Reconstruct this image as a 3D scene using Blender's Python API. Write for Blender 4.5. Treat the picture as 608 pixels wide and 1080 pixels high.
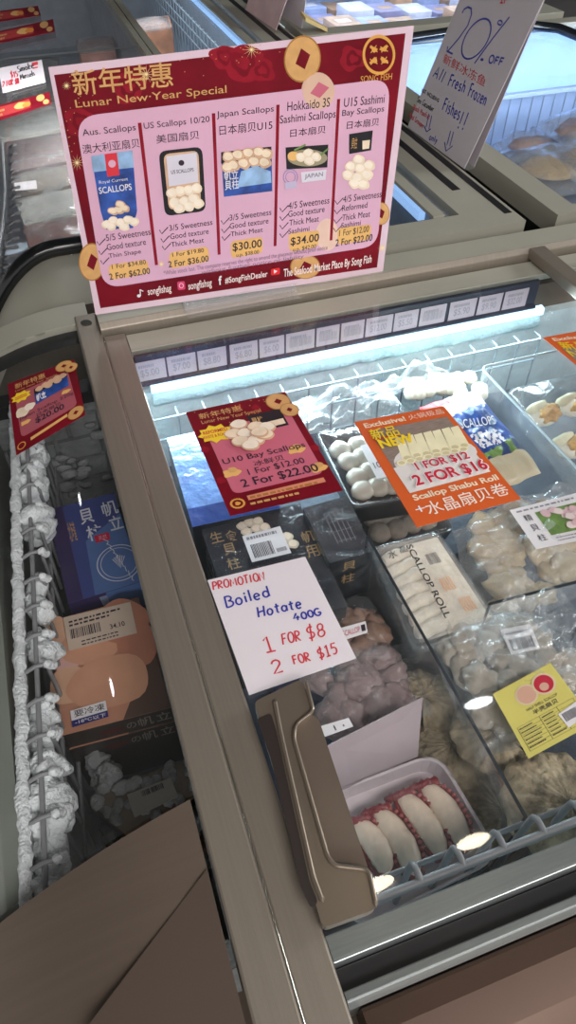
import bpy, bmesh, math, random
from mathutils import Vector, Matrix, noise
random.seed(7)
C = bpy.context.scene.collection
for o in list(bpy.data.objects): bpy.data.objects.remove(o)

# ------------------------------------------------------------------ camera
G = 0.85                                   # height of the glass lids above the floor
EYE = Vector((0, 0, G + 0.70))             # the eye, 0.7 m above the glass
ROT = Matrix(((0.94566, -0.237606, 0.221969), (-0.325151, -0.695032, 0.641255), (0.001909, -0.678583, -0.734522)))
FPX, CX, CY = 745.48, 304.0, 540.0
cam = bpy.data.cameras.new('camera'); co = bpy.data.objects.new('camera', cam); C.objects.link(co)
r_, d_, f_ = ROT.col[0].copy(), ROT.col[1].copy(), ROT.col[2].copy()
m4 = Matrix.Identity(4)
for i in range(3):
    m4[i][0], m4[i][1], m4[i][2], m4[i][3] = r_[i], -d_[i], -f_[i], EYE[i]
co.matrix_world = m4
cam.sensor_fit = 'VERTICAL'; cam.sensor_height = 36; cam.lens = FPX / 1080 * 36; cam.clip_start = 0.02
bpy.context.scene.camera = co

# ------------------------------------------------------------------ world, lights, exposure
sc = bpy.context.scene
sc.view_settings.view_transform = 'Standard'; sc.view_settings.look = 'None'
sc.view_settings.gamma = 1; sc.view_settings.use_curve_mapping = False
sc.view_settings.exposure = 0.14; sc.cycles.transparent_max_bounces = 32; sc.cycles.max_bounces = 14
w = bpy.data.worlds.new('shop_ambient'); sc.world = w; w.use_nodes = True
bg = w.node_tree.nodes['Background']; bg.inputs[0].default_value = (1.0, 0.97, 0.95, 1); bg.inputs[1].default_value = 0.55

def area(name, loc, size, power, colr, target, shape='RECTANGLE'):
    l = bpy.data.lights.new(name, 'AREA'); l.shape = shape; l.size = size[0]; l.size_y = size[1]
    l.energy = power; l.color = colr
    o = bpy.data.objects.new(name, l); C.objects.link(o); o.location = loc
    o.rotation_euler = (Vector(target) - Vector(loc)).to_track_quat('-Z', 'Y').to_euler()
    return o
area('fill_light_side', (5.4, 0.9, 2.95), (1.4, 1.4), 190, (0.95, 0.99, 1.0), (0.9, 1.8, G))  # added fill from the right, placed clear of the lid reflections
area('fill_light_aisle', (0.9, -1.0, 2.95), (2.2, 0.8), 52, (1.0, 0.95, 0.93), (0.6, 1.1, G))  # added unseen fill to light the poster and foreground from the front
area('fill_light_behind', (-0.2, -2.6, 2.95), (3.0, 0.8), 75, (1.0, 0.96, 0.94), (0.2, 0.8, G))  # added unseen fill behind the camera

def P(px, py, h=0.0):
    """point on the level h metres above the glass"""
    d = ROT @ Vector((px - CX, py - CY, FPX)); t = (h - 0.70) / d.z
    return EYE + d * t
def PL(px, py, p0, n):
    d = ROT @ Vector((px - CX, py - CY, FPX)); t = (p0 - EYE).dot(n) / d.dot(n)
    return EYE + d * t
def V(x, y, h): return Vector((x, y, G + h))
UP = Vector((0, 0, 1))

# ------------------------------------------------------------------ materials
def lin(c):
    if isinstance(c, str):
        c = [int(c[i:i+2], 16) / 255 for i in (0, 2, 4)]
    return [x / 12.92 if x <= 0.04045 else ((x + 0.055) / 1.055) ** 2.4 for x in c]
MATS = {}
def mat(name, c, rough=0.5, metal=0.0, vary=0.06, scale=12, bump=0.0, bscale=40, emit=0, coat=0.0, spec=0.5, stretch=None):
    if name in MATS: return MATS[name]
    m = bpy.data.materials.new(name); m.use_nodes = True; nt = m.node_tree; N = nt.nodes; L = nt.links
    b = N['Principled BSDF']; a = lin(c)
    b.inputs['Roughness'].default_value = rough; b.inputs['Metallic'].default_value = metal
    b.inputs['Coat Weight'].default_value = coat; b.inputs['Coat Roughness'].default_value = 0.08
    b.inputs['Specular IOR Level'].default_value = spec
    tc = N.new('ShaderNodeTexCoord'); mp = N.new('ShaderNodeMapping'); L.new(tc.outputs['Object'], mp.inputs[0])
    if stretch: mp.inputs['Scale'].default_value = stretch
    nz = N.new('ShaderNodeTexNoise'); nz.inputs['Scale'].default_value = scale; nz.inputs['Detail'].default_value = 4
    L.new(mp.outputs[0], nz.inputs[0])
    cr = N.new('ShaderNodeValToRGB'); e = cr.color_ramp.elements
    e[0].position = .3; e[1].position = .7
    e[0].color = [max(0, x * (1 - vary)) for x in a] + [1]; e[1].color = [min(1, x * (1 + vary)) for x in a] + [1]
    L.new(nz.outputs[0], cr.inputs[0]); L.new(cr.outputs[0], b.inputs['Base Color'])
    if bump:
        n2 = N.new('ShaderNodeTexNoise'); n2.inputs['Scale'].default_value = bscale; n2.inputs['Detail'].default_value = 3
        L.new(mp.outputs[0], n2.inputs[0]); bp = N.new('ShaderNodeBump'); bp.inputs['Strength'].default_value = bump
        bp.inputs['Distance'].default_value = 0.01
        L.new(n2.outputs[0], bp.inputs['Height']); L.new(bp.outputs[0], b.inputs['Normal'])
    if emit:
        b.inputs['Emission Color'].default_value = a + [1]; b.inputs['Emission Strength'].default_value = emit
    MATS[name] = m; return m
def film(name, c, base=0.12, extra=0.3, rough=0.12, scale=25, bump=0.4, fres=1.45, gloss=(1, 1, 1)):
    """clear sheet: lets light through, milky where it creases, mirrors at a slant"""
    if name in MATS: return MATS[name]
    m = bpy.data.materials.new(name); m.use_nodes = True; nt = m.node_tree; N = nt.nodes; L = nt.links
    N.remove(N['Principled BSDF']); out = N['Material Output']
    tr = N.new('ShaderNodeBsdfTransparent'); tr.inputs[0].default_value = [0.97 + 0.03 * x for x in lin(c)] + [1]
    df = N.new('ShaderNodeBsdfDiffuse'); df.inputs[0].default_value = lin(c) + [1]
    gl = N.new('ShaderNodeBsdfGlossy'); gl.inputs['Roughness'].default_value = rough; gl.inputs[0].default_value = list(gloss) + [1]
    m1 = N.new('ShaderNodeMixShader'); m2 = N.new('ShaderNodeMixShader'); fr = N.new('ShaderNodeMapRange'); lw = N.new('ShaderNodeLayerWeight'); lw.inputs[0].default_value = .5
    pw = N.new('ShaderNodeMath'); pw.operation = 'POWER'; pw.inputs[1].default_value = 5; L.new(lw.outputs['Facing'], pw.inputs[0]); L.new(pw.outputs[0], fr.inputs[0])
    f0 = ((fres - 1) / (fres + 1)) ** 2; fr.inputs[3].default_value = f0; fr.inputs[4].default_value = .9
    tc = N.new('ShaderNodeTexCoord')
    if extra or bump:
        nz = N.new('ShaderNodeTexNoise'); nz.inputs['Scale'].default_value = scale; nz.inputs['Detail'].default_value = 5; nz.inputs['Distortion'].default_value = 1.2
        L.new(tc.outputs['Object'], nz.inputs[0])
        mr = N.new('ShaderNodeMapRange'); mr.inputs[1].default_value = .45; mr.inputs[2].default_value = .8
        mr.inputs[3].default_value = base; mr.inputs[4].default_value = base + extra
        L.new(nz.outputs[0], mr.inputs[0]); L.new(mr.outputs[0], m1.inputs[0])
        if bump:
            bp = N.new('ShaderNodeBump'); bp.inputs['Strength'].default_value = bump; bp.inputs['Distance'].default_value = .01
            L.new(nz.outputs[0], bp.inputs['Height']); L.new(bp.outputs[0], gl.inputs['Normal']); L.new(bp.outputs[0], lw.inputs['Normal'])
    else: m1.inputs[0].default_value = base
    L.new(tr.outputs[0], m1.inputs[1]); L.new(df.outputs[0], m1.inputs[2])
    L.new(fr.outputs[0], m2.inputs[0]); L.new(m1.outputs[0], m2.inputs[1]); L.new(gl.outputs[0], m2.inputs[2])
    L.new(m2.outputs[0], out.inputs[0]); MATS[name] = m; return m

STEEL = mat('brushed_bronze_steel', '8f867a', .42, .5, .05, 6, .06, 60, stretch=(40, 1, 1))
STEELX = mat('brushed_bronze_panel', '786a5e', .45, .55, .04, 5, .05, 60, stretch=(1, 30, 1))
OLIVE = mat('pale_champagne_metal', 'aba99b', .5, .15, .05, 6)
BROWN = mat('brown_front_panel', '5c4a40', .33, .6, .05, 4)
GREYM = mat('grey_aluminium_rail', '9aa09f', .3, .7, .06, 20, stretch=(1, 20, 1))
DARK = mat('dark_gasket_rubber', '1c1b1c', .5)
NAVY = mat('dark_price_channel', '2a2d3c', .3)
LINER = mat('white_frosted_liner', 'cfe0e4', .5, 0, .1, 30, .35, 90)
LINERG = mat('grey_frosted_liner', '8f9494', .7, 0, .25, 14, .6, 60)
WIRE = mat('pale_coated_wire', '92a2ac', .35, 0, .06, 30)
WIREG = mat('grey_coated_wire', '85878a', .4, 0, .08, 30)
HANDLE = mat('bronze_handle_plastic', '84786a', .28, .55, .04, 8)
CHROME = mat('chrome_bolt', 'd8d6cc', .15, 1)
WHITE = mat('white_paper', 'e6e2e4', .55, 0, .02)
WHITEP = mat('white_card', 'eae3e8', .35, 0, .02, coat=.3)
BLACK = mat('black_ink', '18161a', .5)
RED = mat('red_marker', 'd8303c', .5); BLUE = mat('blue_marker', '1e2ba0', .5); BLUE2 = mat('blue_pen', '3a41a8', .5)
DRED = mat('deep_red_print', '720a1c', .5, 0, .3, 9, spec=.2); DREDL = mat('red_flower_print', '8e1426', .5, 0, .2, 30, spec=.2)
PINK = mat('pink_print', 'd8aac0', .5, 0, .03, 8, spec=.2); ROSE = mat('rose_print', 'c8687c', .45, 0, .03, spec=.3); ROSED = mat('dusty_rose_print', 'a85660', .35, 0, .05)
GOLD = mat('gold_print', 'd2a164', .35, 0, .1, 60); GOLDD = mat('gold_edge_print', 'a87434', .4); GOLDF = mat('faded_gold_print', 'd9b49c', .4, 0, .08)
YELLOW = mat('yellow_print', 'f0cf2c', .4); AMBER = mat('amber_print', 'e6b46a', .4)
ORANGE = mat('orange_print', 'd4602c', .35, 0, .03, coat=.3); CRIMSON = mat('crimson_print', 'c41f3a', .4)
CREAM = mat('scallop_cream_print', 'ecd8bc', .4, 0, .12, 40); TAN = mat('scallop_tan_print', 'd3ab8a', .4, 0, .15, 40)
IVORY = mat('roll_ivory_print', 'ece6c0', .4, 0, .08, 40); WOOD = mat('wood_print', '8a7a70', .5, 0, .25, 30, stretch=(2, 30, 2))
OCEAN = mat('ocean_blue_print', '2d4f9a', .3, 0, .5, 40); SKY = mat('pale_sea_print', '8fb0d2', .3, 0, .3, 40)
GREYP = mat('grey_print', '8c8890', .4); LEAF = mat('green_print', '6f8f4a', .4, 0, .3, 50)
LGLASS = film('lid_glass', 'dfe8e6', .006, 0, .02, bump=0, fres=1.42)
SLEEVE = film('clear_sleeve', 'ffffff', .006, .01, .1, 12, .0, 1.35)
WRAP = film('clear_wrap', 'e8eef2', .008, .10, .10, 22, .9, 1.33)
BAG = film('milky_bag', 'dfe6ea', .12, .35, .18, 18, .9)
BAGT = film('thin_bag', 'e4eef2', .05, .45, .12, 14, 1.0)
ACRYL = film('acrylic_plate', 'dfe6ea', .06, .05, .05, 10, 0)
ACRYLD = mat('acrylic_plate_edge', '2b3136', .2, 0, .1, spec=.8)
FROST = mat('frost_snow', 'e4eaec', .95, 0, .08, 60, .6, 260)
FROSTG = mat('grey_frost', '9ca0a0', .95, 0, .2, 25, .4, 220)

# ------------------------------------------------------------------ mesh helper
class MB:
    def __init__(s): s.v = []; s.f = []; s.m = []; s.sm = []; s.mats = []
    def mi(s, m):
        if m not in s.mats: s.mats.append(m)
        return s.mats.index(m)
    def add(s, vs, fs, m, smooth=False):
        o = len(s.v); s.v += [Vector(p) for p in vs]; k = s.mi(m)
        for f in fs: s.f.append([i + o for i in f]); s.m.append(k); s.sm.append(smooth)
    def box(s, x0, x1, y0, y1, z0, z1, m):
        s.add([V(x, y, z) for z in (z0, z1) for y in (y0, y1) for x in (x0, x1)],
              [(0, 2, 3, 1), (4, 5, 7, 6), (0, 1, 5, 4), (2, 6, 7, 3), (0, 4, 6, 2), (1, 3, 7, 5)], m)
    def prism(s, pts, ext, mt, ms=None, bottom=True):
        """pts: loop seen from its top side; ext: vector to the far side"""
        n = len(pts); ext = Vector(ext); pts = [Vector(p) for p in pts]
        nrm = Vector((0, 0, 0))
        for i in range(n): nrm += pts[i].cross(pts[(i + 1) % n])
        if nrm.dot(ext) > 0: pts = pts[::-1]
        vs = pts + [p + ext for p in pts]
        s.add(vs, [tuple(range(n))], mt)
        s.add(vs, [(i, i + n, (i + 1) % n + n, (i + 1) % n) for i in range(n)], ms or mt)
        if bottom: s.add(vs, [tuple(range(2 * n - 1, n - 1, -1))], ms or mt)
    def tube(s, pts, r, m, n=8, cap=True):
        pts = [Vector(p) for p in pts]; rings = []; up = None
        for i, p in enumerate(pts):
            t = (pts[min(i + 1, len(pts) - 1)] - pts[max(i - 1, 0)]).normalized()
            if up is None: up = t.orthogonal().normalized()
            up = (up - t * up.dot(t)).normalized(); b = t.cross(up)
            rr = r[i] if isinstance(r, (list, tuple)) else r
            rings.append([p + (up * math.cos(a) + b * math.sin(a)) * rr for a in [2 * math.pi * k / n for k in range(n)]])
        vs = [p for q in rings for p in q]; fs = []
        for i in range(len(pts) - 1):
            for k in range(n): fs.append((i * n + k, i * n + (k + 1) % n, (i + 1) * n + (k + 1) % n, (i + 1) * n + k))
        s.add(vs, fs, m, True)
        if cap: s.add(rings[0] + rings[-1], [tuple(range(n - 1, -1, -1)), tuple(range(n, 2 * n))], m)
    def grid(s, fn, nu, nv, m, smooth=True, closed=False):
        vs = [fn(i / nu, j / nv) for j in range(nv + 1) for i in range(nu + 1)]
        s.add(vs, [(j * (nu + 1) + i, j * (nu + 1) + i + 1, (j + 1) * (nu + 1) + i + 1, (j + 1) * (nu + 1) + i) for j in range(nv) for i in range(nu)], m, smooth)
    def blob(s, c, rad, m, amp=.15, seed=0, rot=0, sub=2, freq=1.6, tilt=None):
        bm = bmesh.new(); bmesh.ops.create_icosphere(bm, subdivisions=sub, radius=1)
        M = Matrix.Rotation(rot, 3, 'Z')
        if tilt: M = M @ Matrix.Rotation(tilt, 3, 'X')
        vs = []
        for v in bm.verts:
            k = 1 + amp * noise.noise(v.co * freq + Vector((seed * 7.3, seed * 3.1, seed)))
            if sub > 2: k += amp * .35 * noise.noise(v.co * freq * 3.2 + Vector((seed, seed * 2.1, 4)))
            vs.append(Vector(c) + M @ Vector((v.co.x * rad[0] * k, v.co.y * rad[1] * k, v.co.z * rad[2] * k)))
        fs = [tuple(v.index for v in f.verts) for f in bm.faces]; bm.free(); s.add(vs, fs, m, True)
    def pane(s, fn, nu, m, t=.004):
        """bent glass pane: both faces and the four narrow rims, each with its own corners"""
        d = UP * t
        s.grid(fn, nu, 1, m); s.grid(lambda u, v: fn(1 - u, v) - d, nu, 1, m)
        for v0 in (0, 1): s.grid(lambda u, v: fn(u, v0) - d * v, nu, 1, m)
        for u0 in (0, 1): s.grid(lambda u, v: fn(u0, u) - d * v, 1, 1, m)
    def build(s, name, parent=None, bevel=0, solid=0, sub=0):
        me = bpy.data.meshes.new(name); org = Vector((0, 0, 0))
        for p in s.v: org += p
        org /= max(1, len(s.v))
        lo = min(p.z for p in s.v); org.z = lo
        me.from_pydata([p - org for p in s.v], [], s.f); me.update()
        for m in s.mats: me.materials.append(m)
        for p, k, q in zip(me.polygons, s.m, s.sm): p.material_index = k; p.use_smooth = q
        o = bpy.data.objects.new(name, me); C.objects.link(o)
        if parent is not None:
            o.parent = parent; o.location = org - wloc(parent)
        else: o.location = org
        if solid:
            md = o.modifiers.new('thickness', 'SOLIDIFY'); md.thickness = solid; md.offset = -1
        if bevel:
            md = o.modifiers.new('bevel', 'BEVEL'); md.width = bevel; md.segments = 2; md.limit_method = 'ANGLE'; md.angle_limit = math.radians(40)
        if sub:
            md = o.modifiers.new('sub', 'SUBSURF'); md.levels = md.render_levels = sub
        return o
def wloc(o):
    p = Vector(o.location)
    while o.parent: o = o.parent; p += Vector(o.location)
    return p
def empty(name, loc):
    o = bpy.data.objects.new(name, None); C.objects.link(o); o.location = loc; return o
def tag(o, label=None, cat=None, group=None, kind=None):
    if label: o['label'] = label
    if cat: o['category'] = cat
    if group: o['group'] = group
    if kind: o['kind'] = kind
    return o
def roundpoly(pts, r, n=5):
    out = []; k = len(pts)
    for i in range(k):
        p, a, b = Vector(pts[i]), Vector(pts[i - 1]), Vector(pts[(i + 1) % k])
        rr = min(r, (a - p).length * .45, (b - p).length * .45)
        s0 = p + (a - p).normalized() * rr; s1 = p + (b - p).normalized() * rr
        for j in range(n + 1):
            t = j / n; out.append(s0 * (1 - t) ** 2 + p * 2 * t * (1 - t) + s1 * t * t)
    return out

# ------------------------------------------------------------------ writing
TXT = {}
def glyphs(s, bold=0.0):
    k = (s, bold)
    if k not in TXT:
        cu = bpy.data.curves.new('t', 'FONT'); cu.body = s; cu.size = 1; cu.resolution_u = 3; cu.offset = bold; cu.fill_mode = 'FRONT'
        o = bpy.data.objects.new('t', cu); C.objects.link(o)
        dg = bpy.context.evaluated_depsgraph_get(); dg.update()
        me = o.evaluated_get(dg).to_mesh()
        vs = [(v.co.x, v.co.y) for v in me.vertices]; fs = [tuple(p.vertices) for p in me.polygons]
        bpy.data.objects.remove(o); bpy.data.curves.remove(cu)
        if not vs: vs = [(0, 0), (1, 0), (1, 1)]; fs = []
        x0 = min(v[0] for v in vs); x1 = max(v[0] for v in vs); y0 = min(v[1] for v in vs); y1 = max(v[1] for v in vs)
        TXT[k] = ([((x - x0) / max(1e-6, x1 - x0), (y - y0) / max(1e-6, y1 - y0)) for x, y in vs], fs)
    return TXT[k]
def arc(cx, cy, rx, ry, a0, a1, n=9):
    return [(cx + rx * math.cos(math.radians(a0 + (a1 - a0) * i / n)), cy + ry * math.sin(math.radians(a0 + (a1 - a0) * i / n))) for i in range(n + 1)]
ST = {  # hand lettering: width, strokes (cap height 1)
 'P': (.6, [[(0, 0), (.04, 1)], [(.0, 1)] + arc(.2, .74, .36, .26, 90, -90) + [(.02, .48)]]),
 'R': (.65, [[(0, 0), (.04, 1)], [(.0, 1)] + arc(.2, .76, .36, .24, 90, -90) + [(.04, .5), (.6, 0)]]),
 'O': (.75, [arc(.36, .5, .36, .48, 100, 460, 18)]), '0': (.6, [arc(.29, .5, .28, .5, 100, 460, 18)]), 'o': (.6, [arc(.27, .3, .26, .3, 100, 460, 14)]),
 'M': (.95, [[(0, 0), (.1, .9), (.42, .25), (.78, .95), (.86, 0)]]), 'T': (.7, [[(0, .95), (.68, 1)], [(.34, .97), (.32, 0)]]),
 'I': (.3, [[(.12, 1), (.1, 0)]]), 'N': (.8, [[(0, 0), (.06, .95), (.62, .05), (.7, 1)]]),
 'B': (.7, [[(.04, 0), (.06, 1)], [(0, 1)] + arc(.26, .77, .32, .23, 90, -90) + arc(.28, .27, .38, .27, 90, -90) + [(0, 0)]]),
 'i': (.25, [[(.1, .6), (.1, 0)], arc(.11, .82, .03, .03, 0, 360, 5)]), 'l': (.25, [[(.1, 1.02), (.1, 0)]]),
 'e': (.58, [[(.03, .3), (.5, .34)] + arc(.27, .3, .24, .29, 10, 320, 12)]), 'd': (.62, [arc(.27, .28, .25, .28, 30, 390, 12), [(.53, 1), (.53, 0)]]),
 'H': (.75, [[(.03, 1), (0, 0)], [(.64, 1.02), (.6, 0)], [(.0, .48), (.64, .54)]]), 't': (.5, [[(.22, .9), (.22, .1), (.38, .02)], [(0, .6), (.46, .66)]]),
 'a': (.62, [arc(.26, .28, .25, .28, 40, 400, 12), [(.52, .56), (.52, .05), (.6, 0)]]), '4': (.7, [[(.42, 1), (.0, .35), (.66, .38)], [(.46, .62), (.42, 0)]]),
 'G': (.75, [arc(.36, .5, .36, .5, 50, 330, 14) + [(.68, .42), (.38, .42)]]), '1': (.45, [[(.02, .78), (.22, 1), (.22, 0)], [(0, 0), (.44, .02)]]),
 'F': (.6, [[(.06, 1), (.02, 0)], [(.04, .98), (.56, 1)], [(.04, .54), (.46, .56)]]), '$': (.65, [arc(.3, .7, .26, .2, 40, 270, 9) + arc(.3, .3, .28, .2, 90, -140, 9), [(.36, 1.12), (.28, -.12)]]),
 '8': (.6, [arc(.28, .74, .22, .24, -90, 270, 14), arc(.28, .25, .27, .25, 90, 450, 14)]), '2': (.65, [arc(.28, .72, .27, .27, 170, -30, 9) + [(.0, .02), (.6, .02)]]),
 '5': (.6, [[(.54, 1), (.12, 1), (.06, .56)] + arc(.26, .33, .27, .31, 100, -130, 10)]), '%': (.8, [[(.75, 1), (.05, 0)], arc(.2, .8, .13, .16, 0, 360, 10), arc(.62, .18, .05, .06, 0, 360, 8)]),
 'A': (.7, [[(0, 0), (.3, 1), (.64, 0)], [(.12, .36), (.54, .38)]]), 'f': (.5, [arc(.4, .82, .2, .18, 60, 180, 6) + [(.2, 0)], [(0, .55), (.42, .58)]]),
 'r': (.45, [[(.06, .6), (.06, 0)], [(.06, .36)] + arc(.28, .4, .2, .2, 160, 50, 5)]), 's': (.5, [arc(.24, .45, .18, .14, 40, 260, 7) + arc(.24, .15, .2, .15, 90, -140, 7)]),
 'h': (.6, [[(.06, 1), (.06, 0)], [(.06, .34)] + arc(.27, .36, .2, .22, 160, 0, 7) + [(.48, 0)]]), 'z': (.55, [[(.02, .6), (.48, .6), (.02, 0), (.52, .02)]]),
 'n': (.6, [[(.06, .6), (.06, 0)], [(.06, .34)] + arc(.27, .36, .2, .22, 160, 0, 7) + [(.48, 0)]]), '!': (.3, [[(.14, 1), (.1, .25)], arc(.1, .03, .03, .03, 0, 360, 5)]),
 'S': (.6, [arc(.3, .74, .26, .24, 40, 270, 9) + arc(.28, .26, .28, .25, 90, -150, 9)]), 'C': (.7, [arc(.36, .5, .36, .5, 45, 315, 14)]), 'D': (.7, [[(.04, 0), (.06, 1)], [(0, 1)] + arc(.2, .5, .44, .5, 90, -90) + [(0, 0)]]),
 'L': (.55, [[(.06, 1), (.04, .02), (.5, .02)]]), 'U': (.7, [[(.03, 1)] + arc(.33, .34, .3, .34, 180, 360, 9) + [(.63, 1)]]),
 'u': (.6, [[(.05, .6)] + arc(.26, .22, .21, .22, 180, 360, 7) + [(.48, .6)], [(.48, .6), (.5, 0)]]), 'c': (.5, [arc(.27, .3, .25, .3, 50, 310, 10)]),
 'm': (.85, [[(.05, .6), (.05, 0)], [(.05, .36)] + arc(.22, .38, .17, .22, 160, 0, 6) + [(.4, 0)], [(.4, .36)] + arc(.57, .38, .17, .22, 160, 0, 6) + [(.75, 0)]]),
 'b': (.6, [[(.05, 1), (.05, 0)], arc(.28, .28, .24, .28, 160, 520, 12)]), 'p': (.6, [[(.05, .6), (.05, -.35)], arc(.28, .3, .24, .28, 160, 520, 12)]),
 'k': (.55, [[(.05, 1), (.05, 0)], [(.44, .6), (.06, .26), (.48, 0)]]), 'y': (.55, [[(.03, .6), (.26, .05)], [(.5, .6), (.1, -.4)]]), 'w': (.8, [[(0, .6), (.18, 0), (.36, .5), (.54, 0), (.74, .6)]]),
 ' ': (.5, []), '.': (.25, [arc(.1, .03, .03, .03, 0, 360, 5)])}

class Art:
    """print on one plane; corners and marks are laid on the plane itself"""
    def __init__(s, p0, n, mb=None):
        s.p0 = Vector(p0); s.n = Vector(n).normalized(); s.mb = mb or MB(); s.k = 0; s.step = 0.00018
        if s.n.dot(EYE - s.p0) < 0: s.n = -s.n
    def at(s, px, py, l=0): return PL(px, py, s.p0, s.n) + s.n * (s.step * l)
    def sheet(s, quad, m, thick=.0006, r=0):
        pts = [s.at(*q) for q in quad]
        if r: pts = roundpoly(pts, r)
        s.mb.prism(pts, -s.n * thick, m); s.quad = [s.at(*q) for q in quad]; return s
    def uv(s, u, v, l=0):
        a, b, c, d = s.quad
        return (a * (1 - u) + b * u) * (1 - v) + (d * (1 - u) + c * u) * v + s.n * (s.step * l)
    def flat(s, pts, m):
        nr = Vector((0, 0, 0))
        for i in range(len(pts)): nr += (pts[i] - pts[0]).cross(pts[(i + 1) % len(pts)] - pts[0])
        if nr.dot(s.n) < 0: pts = pts[::-1]
        pts = s.up(pts); s.mb.add(pts, [tuple(range(len(pts)))], m)
    def up(s, pts):
        s.k += 1; return [Vector(p) + s.n * (s.k * 6e-7) for p in pts]
    def poly(s, px, m, l=1): s.flat([s.at(x, y, l) for x, y in px], m)
    def polyuv(s, uv, m, l=1, r=0):
        pts = [s.uv(u, v, l) for u, v in uv]
        s.flat(roundpoly(pts, r) if r else pts, m)
    def rect(s, u0, v0, u1, v1, m, l=1, r=0): s.polyuv([(u0, v0), (u1, v0), (u1, v1), (u0, v1)], m, l, r)
    def ell(s, cx, cy, rx, ry, m, l=1, n=24, rot=0, wob=0):
        q = []
        for i in range(n):
            a = 2 * math.pi * i / n; k = 1 + wob * math.sin(3 * a + cx) + wob * .6 * math.sin(5 * a + cy)
            x, y = rx * k * math.cos(a), ry * k * math.sin(a); c, t = math.cos(rot), math.sin(rot)
            q.append((cx + x * c - y * t, cy + x * t + y * c))
        s.poly(q, m, l)
    def elluv(s, cu, cv, ru, rv, m, l=1, n=24, wob=0):
        s.polyuv([(cu + ru * (1 + wob * math.sin(3 * a + 9 * cu)) * math.cos(a), cv + rv * (1 + wob * math.sin(4 * a + 7 * cv)) * math.sin(a)) for a in [2 * math.pi * i / n for i in range(n)]], m, l)
    def star(s, cx, cy, r0, r1, n, m, l=1):
        for i in range(n):
            a = math.pi * 2 * i / n; b = .12
            s.poly([(cx + r0 * math.cos(a - b * 3), cy + r0 * math.sin(a - b * 3)), (cx + r1 * math.cos(a), cy + r1 * math.sin(a)), (cx + r0 * math.cos(a + b * 3), cy + r0 * math.sin(a + b * 3))], m, l)
    def text3(s, t, o, r, u, m, l=2, bold=0.0):
        """o: bottom left, r: bottom right, u: top left (points on the plane)"""
        vs, fs = glyphs(t, bold); O = Vector(o); X = Vector(r) - O; Y = Vector(u) - O
        pts = [O + X * x + Y * y for x, y in vs]
        if X.cross(Y).dot(s.n) < 0: fs = [f[::-1] for f in fs]
        s.mb.add(s.up(pts), fs, m)
    def text(s, t, lb, rb, lt, m, l=2, bold=0.0): s.text3(t, s.at(*lb, l), s.at(*rb, l), s.at(*lt, l), m, l, bold)
    def textuv(s, t, u0, v0, u1, v1, m, l=2, bold=0.0): s.text3(t, s.uv(u0, v1, l), s.uv(u1, v1, l), s.uv(u0, v0, l), m, l, bold)
    def textbox(s, t, tl, br, m, l=2, bold=0.0):
        """axis-aligned on the sheet between two corners"""
        a, b, c, d = s.quad; X = (b - a + c - d) / 2; Y = (d - a + c - b) / 2
        p, q = s.at(*tl, l), s.at(*br, l); dv = q - p
        xx, xy, yy = X.dot(X), X.dot(Y), Y.dot(Y); det = xx * yy - xy * xy
        du = (dv.dot(X) * yy - dv.dot(Y) * xy) / det; dw = (dv.dot(Y) * xx - dv.dot(X) * xy) / det
        s.text3(t, p + Y * dw, p + Y * dw + X * du, p, m, l, bold)
    def line(s, pts, wd, m, l=2):
        pts = [Vector(p) for p in pts]; n = len(pts); L = []; Rr = []
        for i, p in enumerate(pts):
            t = (pts[min(i + 1, n - 1)] - pts[max(i - 1, 0)])
            if t.length < 1e-7: t = Vector((1, 0, 0))
            b = s.n.cross(t.normalized()) * wd / 2; L.append(p + b); Rr.append(p - b)
        s.mb.add(s.up(L + Rr), [(i + n, i + n + 1, i + 1, i) for i in range(n - 1)], m)
    def pxline(s, px, wd, m, l=2): s.line([s.at(x, y, l) for x, y in px], wd, m, l)
    def hand(s, t, lb, rb, lt, wd, m, l=2, jit=.03):
        wtot = sum(ST[c][0] + .18 for c in t) - .18; O = s.at(*lb, l); X = (s.at(*rb, l) - O) / wtot; Y = s.at(*lt, l) - O; x = 0
        for c in t:
            W, strokes = ST[c]; jx, jy, js = random.uniform(-jit, jit), random.uniform(-jit, jit), 1 + random.uniform(-jit, jit) * 2
            for q in strokes:
                s.line([O + X * (x + jx + a) + Y * (jy + b * js) for a, b in q], wd, m, l)
            x += W + .18
    def bars(s, u0, v0, u1, v1, m, n=22, l=2):
        rr = random.Random(int(u0 * 977 + v0 * 31)); x = 0; xs = []
        while x < 1: wv = rr.uniform(.012, .05); xs.append((x, min(1, x + wv))); x += wv + rr.uniform(.012, .04)
        for a, b in xs: s.rect(u0 + (u1 - u0) * a, v0, u0 + (u1 - u0) * b, v1, m, l)
    def lines(s, u0, v0, u1, v1, m, n=3, l=2, fill=.35, seed=1):
        """rows of very small type too small to read"""
        rr = random.Random(seed)
        for i in range(n):
            v = v0 + (v1 - v0) * (i + .3) / n; h = (v1 - v0) / n * fill; u = u0; end = u1 - (u1 - u0) * rr.uniform(0, .35)
            while u < end:
                wv = (u1 - u0) * rr.uniform(.03, .1); s.rect(u, v, min(u + wv, end), v + h, m, l); u += wv + (u1 - u0) * .025
    def build(s, name, parent=None): return s.mb.build(name, parent)

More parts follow.
